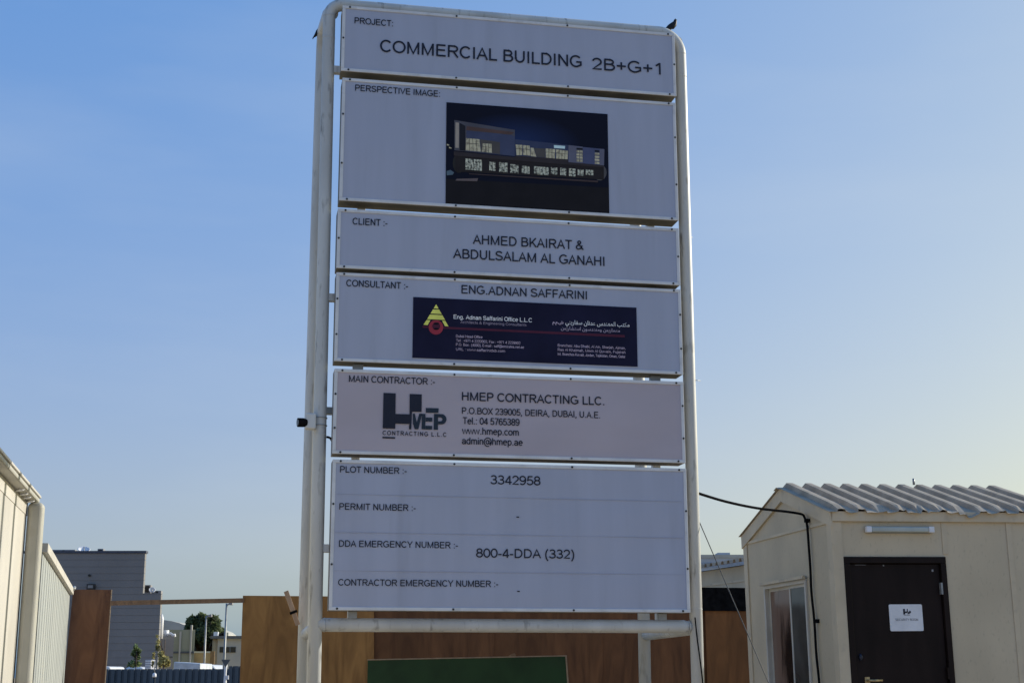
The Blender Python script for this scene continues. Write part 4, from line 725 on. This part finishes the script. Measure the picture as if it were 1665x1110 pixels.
# ------------------------------------------------------------------ left cabin, downpipe, corrugated fence
LYAW = R(12.3); LC = at(61.5, 1000, 12.1); LC.z = 0; LX, LYv = axes(LYAW)   # local x to the right, y away
lcab = thing('cream_cabin', 'sunlit cream prefabricated cabin wall with an overhanging eave at the left edge', 'cabin', LC, LYAW)
HT = 1.47 + (1097.5 - 808) / 2331 * 12.15
LW = -.145     # wall plane, set back under the eave
MB().box(LW - 2.6, LW, -6.5, -.02, .25, HT - .061).build('wall', CREAM, lcab)
MB().box(LW + .001, LW + .005, -6.5, -.022, HT - .17, HT - .062).build('head_strip', CREAM2, lcab)
MB().box(LW + .001, LW + .003, -.18, -.16, .25, HT - .175).build('joint_strip', CREAM2, lcab)
for y in (-2.45,): MB().box(LW + .001, LW + .003, y - .02, y + .02, .25, HT - .175).build('joint_strip', CREAM2, lcab)
MB().box(LW - 2.55, LW - .05, -6.4, -.1, 0, .249).build('base', GREYC, lcab)
mb = MB(); mb.prism([(LW - 2.7, -6.6, HT - .02), (-.04, -6.6, HT - .02), (-.04, -6.6, HT), (LW - 1.3, -6.6, HT + .3), (LW - 2.7, -6.6, HT)], (0, 6.6, 0)); mb.build('roof', CREAM2, lcab, bevel=.004)
MB().box(LW - .05, -.05, -6.5, -.004, HT - .06, HT - .0205).build('soffit', PIPE, lcab, bevel=.012)
rr = random.Random(2)
for k in range(4):
    y = -.16 - k * .27 - rr.uniform(0, .05)
    MB().tube([(LW + .014, y, HT - .075), (LW + .05, y - .01, HT - .068), (LW + .075, y - .005, HT - .063)], [.006, .012, .006], 8).build('bracket', PLASTIC, lcab)
mb = MB(); mb.box(-.132, -.0, -.135, -.003, 0.02, HT - .063); mb.build('downpipe', PIPE, lcab, bevel=.045, bseg=6)
# fence from the cabin corner to the hoarding
FL = 5.5; FYAW = R(14.4)
fen = thing('corrugated_fence', 'pale corrugated metal fence receding behind the cream cabin', 'fence', LC + LYv * .12 + LX * .02, FYAW)
HFc = 1.5 + (1097.5 - 898) / 2331 * 12.25
def fz(y): return HFc - .012 * y
rows = []; n_ = int(FL / .32); pr = []
for k in range(n_):
    b = k * .32; pr += [(b, 0), (b + .20, 0), (b + .205, .03), (b + .245, .03), (b + .25, 0)]
pr.append((FL, 0))
MB().sheet([[(-.03 - h, y, z if z < 1 else fz(y) - .03) for y, h in pr] for z in (0.02, 2)]).build('sheet', FENCEM, fen, solid=.002)
for y0, y1 in ((0, .32), (.34, FL * .45), (FL * .45 + .02, FL)):
    MB().prism([(-.045, y0, fz(y0) - .028), (.012, y0, fz(y0) - .028), (.012, y0, fz(y0) + .05), (-.045, y0, fz(y0) + .05)], (0, y1 - y0, fz(y1) - fz(y0))).build('cap_rail', CREAM2, fen, bevel=.004)
for y in (.34, FL * .48, FL - .05):
    MB().box(-.075, -.055, y - .018, y + .018, .02, fz(y) - .03).build('fence_post', CREAM2, fen)
MB().tube([(.012, FL - .12, fz(FL) + .03), (.02, FL - .02, fz(FL) + .06)], .02, 8).build('bolt', GALV, fen)

# ------------------------------------------------------------------ plywood hoarding
HY = R(11.022); HX, HYv = axes(HY); HA = at(118, 1000, 17.7); HA.z = 0
def H(px, py, back=0):
    X = on_plane(px, py, HA + HYv * back, HYv); return (X - HA).dot(HX), X.z
def ply(label, pxl, pxr, pyt, m, back=0, pxlb=None, pxrb=None, yb=1105):
    a, b = H(pxl, pyt, back), H(pxr, pyt, back); zt = (a[1] + b[1]) / 2
    o = thing('plywood_panel', label, 'hoarding', HA + HX * a[0] + HYv * back, HY, 'plywood sheets of the hoarding')
    wd = b[0] - a[0]; z0 = .02
    la = (H(pxlb, yb, back)[0] - a[0]) if pxlb else 0; rb = (H(pxrb, yb, back)[0] - a[0]) if pxrb else wd
    zz = H(pxl, yb, back)[1]; k = (zt - z0) / (zt - zz)
    la *= k; rb = wd + (rb - wd) * k
    mb = MB(); mb.prism([(0, 0, zt), (la, 0, z0), (rb, 0, z0), (wd, 0, zt)], (0, .018, 0)); sh = mb.build('sheet', m, o)
    mb = MB(); mb.prism([(wd - .002, -.002, zt + .002), (rb - .002, -.002, z0), (rb + .008, -.002, z0), (wd + .008, -.002, zt + .002)], (0, .022, 0)); mb.build('sheet_edge', PLYEDGE if m is PLYB else m, o)
    for f in (.12, .88):
        MB().box(wd * f - .03, wd * f + .03, .019, .07, 0, zt - .06).build('stud', TIMBER, o)
    return o
ply('reddish brown plywood sheet beside the end of the corrugated fence', 119, 181, 958, PLYB, 0, 104, 170.5)
ply('broad orange-brown plywood sheet behind the left posts', 395, 607, 968.5, PLY, 0, 390, 607)
ply('dark brown plywood sheet next to the broad orange-brown one', 600, 803, 984, PLYD, .04)
ply('dark brown plywood sheet in the middle behind the green board', 802, 978, 984, PLYD, .055)
ply('dark brown plywood sheet behind the right back post', 977, 1152, 984, PLYD, .07)
ply('brown plywood sheet under the black sheet, left of the security cabin', 1146, 1300, 975, PLYR, .02)
a, b = H(1130, 954, -.03), H(1245, 993, -.03)
tag(MB().box(a[0], b[0], -.012, -.004, b[1], a[1]).build('black_sheet', BLACK, None), 'black plastic sheet fixed across the top of the plywood left of the cabin', 'sheet')
o = bpy.data.objects['black_sheet']; o.location = HA + HYv * (-.03 + .04); o.rotation_euler = (0, 0, HY)
a, b = H(179, 979, -.02), H(397, 974.5, -.02)
mb = MB(); mb.prism([(a[0], -.03, a[1] - .035), (b[0], -.03, b[1] - .035), (b[0], -.03, b[1] + .02), (a[0], -.03, a[1] + .02)], (0, .028, 0))
o = mb.build('timber_rail', TIMBER); o.location = HA; o.rotation_euler = (0, 0, HY); tag(o, 'horizontal timber rail bridging the gap in the plywood hoarding', 'timber rail')

# green board leaning in front of the hoarding
gb = thing('green_board', 'dark green painted board standing behind the signboard', 'board', at(598, 1100, 14.2) * Vector((1, 1, 0)) if False else Vector((at(598, 1100, 14.2).x, 14.2, 0)), 0)
a, b, c = at(598, 1073, 14.2), at(919, 1066.5, 14.2), at(922, 1110, 14.2)
x0 = gb.location.x; k = (b.z) / (b.z - c.z)
xr = b.x + (c.x - b.x) * k
mb = MB(); mb.prism([(a.x - x0, 0, a.z), (a.x - x0 - .01, 0, .02), (xr - x0, 0, .02), (b.x - x0, 0, b.z)], (0, .03, 0)); mb.build('board', GREEN, gb)
mb = MB(); mb.prism([(a.x - x0 - .004, -.004, a.z + .001), (b.x - x0 + .016, -.004, b.z + .001), (b.x - x0 + .016, -.004, b.z + .012), (a.x - x0 - .004, -.004, a.z + .012)], (0, .038, 0))
mb.prism([(b.x - x0 + .001, -.004, b.z), (xr - x0 + .001, -.004, .02), (xr - x0 + .016, -.004, .02), (b.x - x0 + .016, -.004, b.z)], (0, .038, 0)); mb.build('board_edge', PLYEDGE, gb)
a, b = at(823, 1068, 14.2), at(839, 1061.5, 14.2)
mb = MB(); d = b - a
mb.prism([a + Vector((0, 0, 0)), a + d * .4 + Vector((0, 0, -.012)), b + Vector((0, 0, -.025)), b + Vector((-.01, 0, .004)), a + d * .55 + Vector((0, 0, .012))], (0, .03, 0))
tag(mb.build('wood_scrap', TIMBER), 'small pale splintered scrap lying on top of the green board', 'scrap')

# ------------------------------------------------------------------ shed and far building on the right
sdir = Vector((-.344, 1, 0)).normalized(); syaw = math.atan2(-sdir.x, sdir.y)
SC = Vector((at(1262, 1000, 21.8).x, 21.8, 0)); sx_, sy_ = axes(syaw)
shed = thing('site_shed', 'beige site shed with a corrugated roof seen between signboard and cabin', 'shed', SC, syaw)
def Sh(px, py):
    X = on_plane(px, py, SC, sx_); return (X - SC).dot(sy_), X.z
e1, e2 = Sh(1140, 924), Sh(1209, 912); zr_ = (e1[1] + e2[1]) / 2; zb_ = Sh(1175, 953)[1]
MB().prism([(0, 0, .15), (3.2, 0, .15), (3.2, 0, zr_ + .45), (0, 0, zr_ - .06)], (0, 7, 0)).build('wall', TAN, shed)
z = (Sh(1160, 948)[1] + Sh(1209, 944)[1]) / 2
MB().box(-.012, -.001, 0, 7, z - .02, z + .012).build('joint_strip', TAN2, shed)
pr = []
for k in range(38):
    b = -.2 + k * .2; pr += [(b, 0), (b + .08, 0), (b + .1, .05), (b + .16, .05), (b + .18, 0)]
MB().sheet([[(x, y, zr_ - .02 + h + (x + .18) * .16) for y, h in pr] for x in (-.18, 1.6, 3.4)]).build('roof_sheet', ROOFM, shed, solid=.004)
MB().box(0, 3.1, .1, 6.9, 0, .149).build('base', GREYC, shed)
def far_box(px0, px1, pyt, Y, depth):
    a, b = at(px0, pyt, Y), at(px1, pyt, Y); return a.x, b.x, (a.z + b.z) / 2
x0, x1, zt = far_box(1120, 1300, 904, 130, 30)
fb = thing('distant_building', 'distant pale blue-grey flat-roofed building above the site shed', 'building', (x0, 130, 0))
MB().box(0, x1 - x0, 0, 30, 0, zt).build('wall', FARB, fb)
for (pa, pb, pt) in ((1167, 1187, 898), (1192, 1206, 902)):
    u0, u1 = at(pa, 900, 133).x - x0, at(pb, 900, 133).x - x0; z = at(pa, pt, 133).z; MB().box(u0, u1, 3, 8, zt - .01, z).build('roof_plant', FARB, fb)
for k in range(3):
    MB().box(.5, x1 - x0 - .5, -.05, -.002, zt - 1.0 - k * 1.1, zt - .55 - k * 1.1).build('window_band', mat('far_window', (.28, .32, .37), .3), fb)
MB().box(-.1, x1 - x0 + .1, -.12, -.06, zt - .12, zt + .15).build('parapet', PALE, fb)

# ------------------------------------------------------------------ street beyond the hoarding, left
# grey cladded building with horizontal joints
Y = 60
x0, x1, zt = far_box(40, 236, 899, Y, 20); _, x2, z2 = far_box(40, 262, 964, Y, 20)
gbld = thing('grey_building', 'dark grey building clad in horizontal panels, stepped down at its right end', 'building', (x0, Y, 0))
step_ = 11.0 / 2331 * Y; mb = MB(); z = 0
edges = []; z = zt
while z > 0: edges.append((max(0, z - step_ + .022), z)); z -= step_
mb = MB()
for a, b in edges: mb.box(0, x1 - x0, 0, .25, a, b)
mb.prism([(0, .012, 0), (x1 - x0 - .003, .012, 0), (x1 - x0 - 6.5, 20, 0), (-4, 20, 0)], (0, 0, zt - .02)); mb.build('wall', GREYM, gbld)
mb = MB(); z = zt - step_ * math.ceil((zt - z2) / step_ - 1e-6); mb.box(x1 - x0 + .001, x2 - x0, 0, .25, z + .022, z2) if z2 - z > .05 else None
while z > 0: mb.box(x1 - x0 + .001, x2 - x0, 0, .25, max(0, z - step_ + .022), z); z -= step_
mb.prism([(x1 - x0 + .002, .012, 0), (x2 - x0 - .01, .012, 0), (x2 - x0 - 4.5, 14, 0), (x1 - x0 - 4.4, 14, 0)], (0, 0, z2 - .02)); mb.build('low_wing', GREYM, gbld)
MB().box(-.05, x1 - x0 + .05, -.05, .3, zt + .001, zt + .1).build('coping', mat('dark_coping', (.06, .07, .1), .5), gbld)
a, b = at(142.5, 949, Y - .1), at(154, 958.5, Y - .1); fr = MB().box(a.x - x0, b.x - x0, -.22, -.002, b.z, a.z).build('window', DARKW, gbld); MB().box(a.x - x0 + .05, b.x - x0 - .05, -.235, -.221, b.z + .07, a.z - .05).build('louvre', GREYC, fr)
c = at(146, 935, Y); MB().tube([(c.x - x0, -.1, c.z), (c.x - x0, -.002, c.z)], .05, 10).build('wall_lamp', DARKW, gbld)
# plant on its roofs
def dish(px, py, Y_, r, label, tilt=35):
    c = at(px, py, Y_); o = thing('satellite_dish', label, 'satellite dish', (c.x, Y_, c.z - r * 1.2))
    mb = MB(); rows = []
    for i in range(6):
        a = i / 5 * r; rows.append([Vector((a * math.cos(k * math.tau / 16), a * math.sin(k * math.tau / 16), .5 * a * a / r)) for k in range(17)])
    Mx = Matrix.Translation((0, 0, r * 1.2)) @ Matrix.Rotation(R(20), 4, 'Z') @ Matrix.Rotation(R(90 - tilt), 4, 'X')
    mb.sheet([[Mx @ p for p in r_] for r_ in rows], True).build('bowl', PLASTIC, o, solid=.02)
    MB().tube([(0, .05, 0), (0, .05, r * 1.2)], .03, 8).build('mast', GALV, o)
    MB().tube([Mx @ Vector((0, -r, .5 * r)), Mx @ Vector((0, 0, r * .9))], .02, 6).build('feed_arm', GALV, o)
    return o
dish(247, 959.5, Y + .8, .13, 'white satellite dish on the low roof at the right end of the grey building', 30)
dish(136, 896.5, Y + 1.5, .26, 'satellite dish on the main roof of the grey building', 60)
def ac(px, py, Y_, w_, h_, label):
    c = at(px, py, Y_); o = thing('air_conditioner', label, 'air conditioner', (c.x, Y_, c.z - h_ / 2), 0, 'units on the roofs of the grey building')
    MB().box(-w_ / 2, w_ / 2, 0, .3, 0, h_).build('casing', GREYC, o, bevel=.02)
    MB().tube([(0, -.012, h_ / 2), (0, -.001, h_ / 2)], h_ * .4, 16).build('fan_grille', DARKW, o)
    MB().box(-w_ / 2 + .05, w_ / 2 - .05, .02, .28, -.08, -.001).build('feet', GALV, o); return o
ac(239.5, 957, Y + 1.0, .28, .34, 'small air conditioner against the taller wall on the low roof of the grey building')
ac(255, 962.3, Y + .8, .36, .14, 'low dark-fanned air conditioner at the far end of the low roof of the grey building')
ac(103, 897.2, Y + 2, 1.0, .22, 'low white unit on the main roof edge of the grey building')
ac(163, 897.3, Y + 1, .25, .3, 'tiny unit standing alone on the main roof of the grey building')

# blue sheet fence
YF = 40
def bfence(label, pxa, pxb, pyt, yy):
    a, b = at(pxa, pyt, yy), at(pxb, pyt, yy); o = thing('blue_fence', label, 'fence', (a.x, yy, 0)); L = b.x - a.x; h = (a.z + b.z) / 2
    p_ = 10.2 / 2331 * yy; pr = []
    for k in range(int(L / p_) + 1):
        q = k * p_; pr += [(q, 0), (q + p_ * .5, 0), (q + p_ * .58, .05), (q + p_ * .9, .05), (q + p_ * .98, 0)]
    MB().sheet([[(x, y, z) for x, y in pr] for z in (.02, h)]).build('sheet', BLUEF, o, solid=.003)
    MB().box(0, L, .06, .1, h - .12, h - .02).build('rail', GALV, o)
    for k in range(4): MB().box(L * (k + .5) / 4 - .03, L * (k + .5) / 4 + .03, .1, .16, 0, h - .02).build('fence_post', GALV, o)
bfence('long blue-grey corrugated sheet fence across the gap in the hoarding', 150, 372, 1087, YF)
bfence('slightly taller blue-grey fence bay next to the orange-brown plywood', 372.5, 470, 1082, YF - .3)
# slim post with a white cap, yield sign seen from behind
c = at(251, 1097, YF - 2); o = thing('slim_post', 'slim dark post with a white cap in front of the blue fence', 'post', (c.x, YF - 2, 0))
zc = c.z
MB().tube([(0, 0, 0), (0, 0, zc - .05)], .035, 10).build('post', DARKW, o); MB().tube([(0, 0, zc - .05), (0, 0, zc - .02), (0, 0, zc + .03), (0, 0, zc + .06)], [.05, .055, .05, .02], 12).build('cap', PLASTIC, o)
MB().tube([(0, 0, zc + .055), (-.01, 0, zc + .35)], .015, 6).build('antenna', GALV, o)
c = at(367, 1080, YF - 2); o = thing('road_sign', 'triangular road sign seen from behind on a pale patched pole', 'road sign', (c.x, YF - 2, 0))
zt = at(367, 1071.5, YF - 2).z; hw = 7.2 / 2331 * (YF - 2)
MB().prism([(-hw, -.01, zt), (0, -.01, zt - hw * 1.7), (hw, -.01, zt)], (0, .012, 0)).build('plate', SIGNB, o)
mb = MB(); rr = random.Random(4)
mb.tube([(rr.uniform(-.012, .012), .04, z * .12) for z in range(int((zt - .1) / .12) + 1)], [.04 + rr.uniform(-.012, .008) for z in range(int((zt - .1) / .12) + 1)], 8); mb.build('pole', PLASTIC, o)
MB().box(.03, .085, .0, .05, zt - .50, zt - .40).build('sticker_plate', PLASTIC, o)
# street lamps
def lamp_post(px, pyt, Yl, arm, r, label):
    c = at(px, pyt, Yl); o = thing('street_lamp', label, 'street lamp', (c.x, Yl, 0), 0, 'street lamps beyond the blue fence')
    MB().tube([(0, 0, 0), (0, 0, c.z * .5), (0, 0, c.z)], [r * 1.35, r * 1.1, r * .8], 10).build('pole', GALV, o)
    MB().tube([(0, 0, c.z - .06), (arm * .5, 0, c.z - .01)], r * .6, 8).build('arm', GALV, o)
    MB().box(arm * .4, arm, -.1, .1, c.z - .05, c.z + .05).build('lamp_head', GREYC, o, bevel=.02)
    return o
lamp_post(335.5, 1000.5, 62, .24, .042, 'shorter street lamp standing in front of the big tree')
lamp_post(368.5, 980.5, 46, .2, .036, 'taller street lamp whose head touches the timber rail')

# buildings at the end of the street
def block(name, label, px0, px1, pyt, Y_, depth, m, cat='building'):
    x0, x1, zt = far_box(px0, px1, pyt, Y_, depth); o = thing(name, label, cat, (x0, Y_, 0))
    sk = depth * (x1 / Y_) - .25; MB().prism([(0, 0, 0), (x1 - x0, 0, 0), (x1 - x0 + sk, depth, 0), (sk, depth, 0)], (0, 0, zt)).build('wall', m, o); return o, x1 - x0, zt, x0
o, w_, h_, xo = block('grey_annex', 'plain grey block with white pipes on its roof beside the grey building', 255, 283, 1034, 64, 8, GREYC)
mb = MB(); mb.tube([(w_ * .5, .3, h_ + .05), (w_ * .7, .3, h_ + .12), (w_ * .85, .3, h_ + .04), (w_ * .99, .3, h_ + .06)], .07, 8); mb.build('roof_pipe', PLASTIC, o)
MB().tube([(w_ * .36, .4, h_), (w_ * .36, .4, h_ + .28)], .16, 12).build('water_tank', PLASTIC, o)
for k in range(3): MB().box(0, w_, -.03, -.002, h_ - .9 - k * .75, h_ - .86 - k * .75).build('joint', SIGNB, o)
mb = MB(); mb.tube([(w_ * .28, -.2, h_ - .1), (w_ * .28, -.2, h_ + .75), (w_ * .30, -.2, h_ + .95)], [.1, .1, .03], 10); mb.build('flue', PLASTIC, o)
o, w_, h_, xo = block('olive_warehouse', 'olive-green boundary building with white posts in front of the arched shed', 269, 317.5, 1023, 80, 14, OLIVE)
for px in (293, 310.5): 
    x = at(px, 1050, 80).x - xo; MB().box(x - .045, x + .045, -.1, -.002, 0, h_ + (.25 if px > 300 else -.1)).build('pier', PALE, o)
MB().box(0, w_, -.06, -.003, at(280, 1060, 80).z - .05, at(280, 1060, 80).z + .05).build('band', SIGNB, o)
# arched shed
Ys = 110; x0, x1 = at(235, 1010, Ys).x, at(302, 1010, Ys).x; zp, ze = at(290, 1006, Ys).z, at(300, 1026, Ys).z
o = thing('arched_shed', 'pale grey arch-roofed shed behind the olive building', 'shed', (x0, Ys, 0)); wd = x1 - x0
MB().box(0, wd - 1.9, 0, 20, 0, at(285, 1013, Ys).z).build('wall', SHEDW, o)
arcp = [(wd - 2.6, 0, 0)] + [(wd - 2.6, .2, zp)] + [(wd - 2.6 + 2.9 * math.sin(R(a)), .2, ze + (zp - ze) * math.cos(R(a))) for a in range(15, 91, 15)] + [(wd + .3, .2, 0)]
arcp = [(a, .21, c) for a, b, c in arcp]
MB().prism(arcp, (0, 19, 0)).build('arched_bay', PALE, o)
MB().prism([(0, -.3, at(262, 1007.5, Ys).z), (0, -.3, at(262, 1009, Ys).z), (wd - 1.8, -.3, at(287, 1013.5, Ys).z), (wd - 1.8, -.3, at(287, 1012, Ys).z)], (0, .29, 0)).build('gutter', SIGNB, o)
MB().prism([(0, .3, at(262, 1007.5, Ys).z), (wd - 2.5, .3, zp), (wd - 2.5, 18, zp), (0, 18, at(262, 1007.5, Ys).z)], (0, 0, .05)).build('roof', SHEDW, o)
o, w_, h_, xo = block('ochre_wall', 'low ochre boundary wall under the big tree', 315, 347, 1061, 85, .3, OCHRE, 'wall')
MB().box(0, w_, -.05, .35, h_ + .001, h_ + .1).build('coping', PALE, o); x = at(346, 1060, 85).x - xo; MB().box(x - .12, x + .12, -.1, -.002, 0, h_ + .1).build('pier', mat('brown_pier', (.2, .13, .07), .8), o)
for k in (1, 2): MB().box(0, w_, -.02, -.003, h_ * k / 3 - .03, h_ * k / 3).build('groove', SIGNB, o)
o, w_, h_, xo = block('white_building', 'low pale flat-roofed building with one wide dark window', 346, 420, 1034.5, 88, 12, PALE)
MB().box(-.1, w_, -.25, -.003, h_ - .12, h_ + .05).build('parapet', mat('dark_parapet', (.12, .12, .12), .6), o)
a, b = at(357.5, 1051, 88), at(383, 1060, 88); wn = MB().box(a.x - xo, b.x - xo, -.05, -.002, b.z, a.z).build('window', DARKW, o)
for f in (.33, .66): MB().box(a.x - xo + (b.x - a.x) * f - .04, a.x - xo + (b.x - a.x) * f + .04, -.07, -.051, b.z, a.z).build('mullion', SIGNB, wn)
MB().tube([(.15, .06, 0), (.15, .06, h_ - .13)], .17, 16).build('round_corner', OCHRE, o)
for (pa, w2, h2) in ((353, .7, .22), (359, .6, .16), (364, .3, .28)):
    x = at(pa, 1033, 88.6).x - xo; MB().box(x - w2 / 2, x + w2 / 2, .6, 1.2, h_, h_ + h2).build('roof_unit', DARKW, o)
x = at(349, 1033, 88).x - xo; MB().box(x - .13, x + .13, .3, .6, h_ + .051, h_ + .3).build('roof_vent', PLASTIC, o)
o, w_, h_, xo = block('boundary_wall', 'dark boundary wall behind the big tree', 315, 350, 1040, 96, .4, DARKW, 'wall')

# vehicles whose roofs show over the fence
def truck():
    a, b = at(282.5, 1075, 47), at(326, 1078, 47); o = thing('box_truck', 'pale box truck behind the blue fence, only the top of its body showing', 'truck', (a.x, 47, 0)); L = b.x - a.x + .0
    MB().prism([(0, 0, .7), (L, 0, .7), (L, 0, b.z), (0, 0, a.z)], (0, 1.9, 0)).build('box_body', mat('pale_blue_grey_paint', (.5, .54, .58), .5), o, bevel=.03)
    MB().prism([(L + .05, .05, .4), (L + 1.0, .05, .4), (L + 1.0, .05, 1.0), (L + .55, .05, 1.55), (L + .05, .05, 1.6)], (0, 1.8, 0)).build('cab', CARW, o, bevel=.05)
    MB().prism([(L + .60, .04, 1.05), (L + .93, .04, 1.05), (L + .52, .04, 1.48), (L + .3, .04, 1.48), (L + .3, .04, 1.05)], (0, 1.82, 0)).build('side_window', DARKW, o)
    MB().box(-.05, L + .9, .3, 1.6, .38, .69).build('chassis', TYRE, o)
    for x in (.25, L + .5):
        for y in (.05, 1.65): MB().tube([(x, y, .35), (x, y + .22, .35)], .35, 18).build('wheel', TYRE, o)
truck()
def car(px, py, Y_, label, name='parked_car', k=1.0):
    c = at(px, py, Y_); H_ = c.z; o = thing(name, label, 'car', (c.x, Y_, 0), 0, 'white cars behind the blue fence')
    pr = [(-2.2, .45), (-2.2, .85), (-1.9, 1.02), (-1.25, 1.08), (-.75, H_ - .06), (-.2, H_), (.9, H_ - .02), (1.55, H_ - .25), (2.05, 1.1), (2.2, .95), (2.2, .45)]
    pr = [(x * k, z) for x, z in pr]
    MB().prism([(x, 0, z) for x, z in reversed(pr)], (0, 1.75, 0)).build('body', CARW, o, bevel=.08, bseg=3)
    for y in (-.006, 1.744): MB().prism([(x * k, y, z) for x, z in ((-1.1, 1.12), (1.7, 1.12), (1.35, H_ - .2), (.8, H_ - .12), (-.2, H_ - .1), (-.65, H_ - .15))], (0, .012, 0)).build('side_window', DARKW, o)
    for x in (-1.35 * k, 1.35 * k):
        for y in (-.02, 1.57):
            wh = MB().tube([(x, y, .33), (x, y + .2, .33)], .33, 20).build('wheel', TYRE, o); MB().tube([(x, y - .004, .33), (x, y + .204, .33)], .2, 14).build('rim', GALV, wh)
    return o
car(216, 1082.5, 47.5, 'white car below the green shrub, only its roof showing over the fence', k=.34)
car(171.5, 1082, 47.5, 'white car mostly hidden behind the reddish plywood', k=.16)
car(334, 1079, 50, 'white car beside the pale box truck behind the blue fence', k=.3)
c = at(242, 1078, 46); o = thing('louvred_cabinet', 'pale louvred cabinet standing between the two shrubs', 'cabinet', (c.x - .12, 46, 0)); z1 = at(242, 1072, 46).z; w_ = 10 / 2331 * 46
MB().box(0, w_ * 1.0, 0, .5, .05, z1).build('casing', mat('pale_lilac_paint', (.42, .43, .5), .5), o, bevel=.01)
for k in range(4): MB().box(.015, w_ - .015, -.02, -.002, z1 - .06 - k * .07, z1 - .02 - k * .07).build('louvre', PLASTIC, o)
MB().box(-.02, w_ + .02, -.02, .52, 0, .049).build('plinth', GREYC, o)

# ------------------------------------------------------------------ plants
def leaf(mb, c, s, rnd):
    d = Vector((rnd.gauss(0, 1), rnd.gauss(0, 1), rnd.gauss(0, 1))).normalized(); e = d.orthogonal().normalized(); e = Matrix.Rotation(rnd.uniform(0, 6.28), 3, d) @ e; f = d.cross(e)
    a = s * rnd.uniform(.7, 1.3); b = a * .5
    mb.quad(c - e * a, c + f * b, c + e * a, c - f * b)
def plant(name, label, cat, base, trunk, blobs, ms, size, seed, tr):
    rnd = random.Random(seed); o = thing(name, label, cat, base)
    mb = MB(); top = trunk[-1]; mb.tube(trunk, [tr * (1 - .6 * i / (len(trunk) - 1)) for i in range(len(trunk))], 8)
    for (c, r, n) in blobs: mb.tube([Vector(trunk[-1]).lerp(Vector(trunk[-2]), .5), Vector(trunk[-1]).lerp(Vector(c), .6), Vector(c)], [tr * .4, tr * .25, tr * .1], 6)
    mb.build('trunk' if cat == 'tree' else 'stem', BARK, o)
    mb = MB()
    for (c, r, n) in blobs:
        c = Vector(c); mb_i = rnd.random()
        for _ in range(n):
            v = Vector((rnd.gauss(0, 1), rnd.gauss(0, 1), rnd.gauss(0, 1))).normalized() * (rnd.random() ** .45)
            mb.mi = 0 if rnd.random() < .35 + .5 * (v.x * .5 + v.z * .5 + .2) else 1  # sunlit side put into the colour: lighter leaves favoured at top and right
            leaf(mb, c + Vector((v.x * r[0], v.y * r[1], v.z * r[2])), size, rnd)
    mb.build('crown' if cat == 'tree' else 'foliage', ms, o); return o
Yt = 92; k = Yt / 2331; c0 = at(332, 1060, Yt); rnd = random.Random(11); blobs = []
for (px, py, r) in ((314, 1012, 9), (309, 1020, 7), (320, 1010, 10), (328, 1006, 8), (338, 1012, 10), (348, 1011, 8), (353, 1019, 6), (330, 1022, 14), (345, 1023, 10), (318, 1025, 9), (336, 1034, 12), (326, 1036, 9), (345, 1033, 8), (357, 1024, 3.5), (303, 1022, 4), (351, 1006, 4)):
    p = at(px, py, Yt); blobs.append(((p.x - c0.x, rnd.uniform(-1.2, 1.2), p.z), (r * k * 1.15, r * k, r * k * 1.1), int(40 + r * r * 3.4)))
plant('broadleaf_tree', 'bushy dark green tree beyond the street lamp', 'tree', (c0.x, Yt, 0), [(0, 0, 0), (.1, 0, 1.6), (-.1, 0, 2.8)], blobs, LEAFS, .2, 3, .28)
Yp = 43; k = Yp / 2331
def shrub(pxc, label, cl, ms, seed, name, cat, size):
    c0 = at(pxc, 1085, Yp); rnd = random.Random(seed); b = []
    for (px, py, rx, rz, n) in cl:
        p = at(px, py, Yp); b.append(((p.x - c0.x, rnd.uniform(-.1, .1), p.z), (rx * k, rx * k, rz * k), n))
    plant(name, label, cat, (c0.x, Yp, 0), [(0, 0, 0), (.03, 0, .6), (0, 0, 1.3), (.0, 0, max(p[0][2] for p in b) - .1)], b, ms, size, seed, .03)
shrub(221, 'small green shrub with an upright top in front of the grey building', ((220, 1053, 3, 6, 60), (225, 1058, 3, 6, 60), (217, 1062, 4, 4, 70), (222, 1068, 5, 4, 90), (214, 1079, 7, 5, 130), (222, 1079, 5, 4, 80)), LEAFL, 5, 'green_shrub', 'shrub', .062)
shrub(266, 'taller dry yellowish shrub with a thin feathery top', ((255, 1033, 2.5, 2.5, 12), (256, 1043, 2.5, 4, 25), (257, 1053, 4, 5, 60), (262, 1062, 5, 6, 90), (268, 1072, 8, 7, 150), (262, 1078, 6, 6, 100), (272, 1078, 5, 6, 90), (249, 1066, 1.3, 7, 24), (249, 1079, 1.4, 5, 24)), LEAFY, 6, 'dry_shrub', 'shrub', .056)
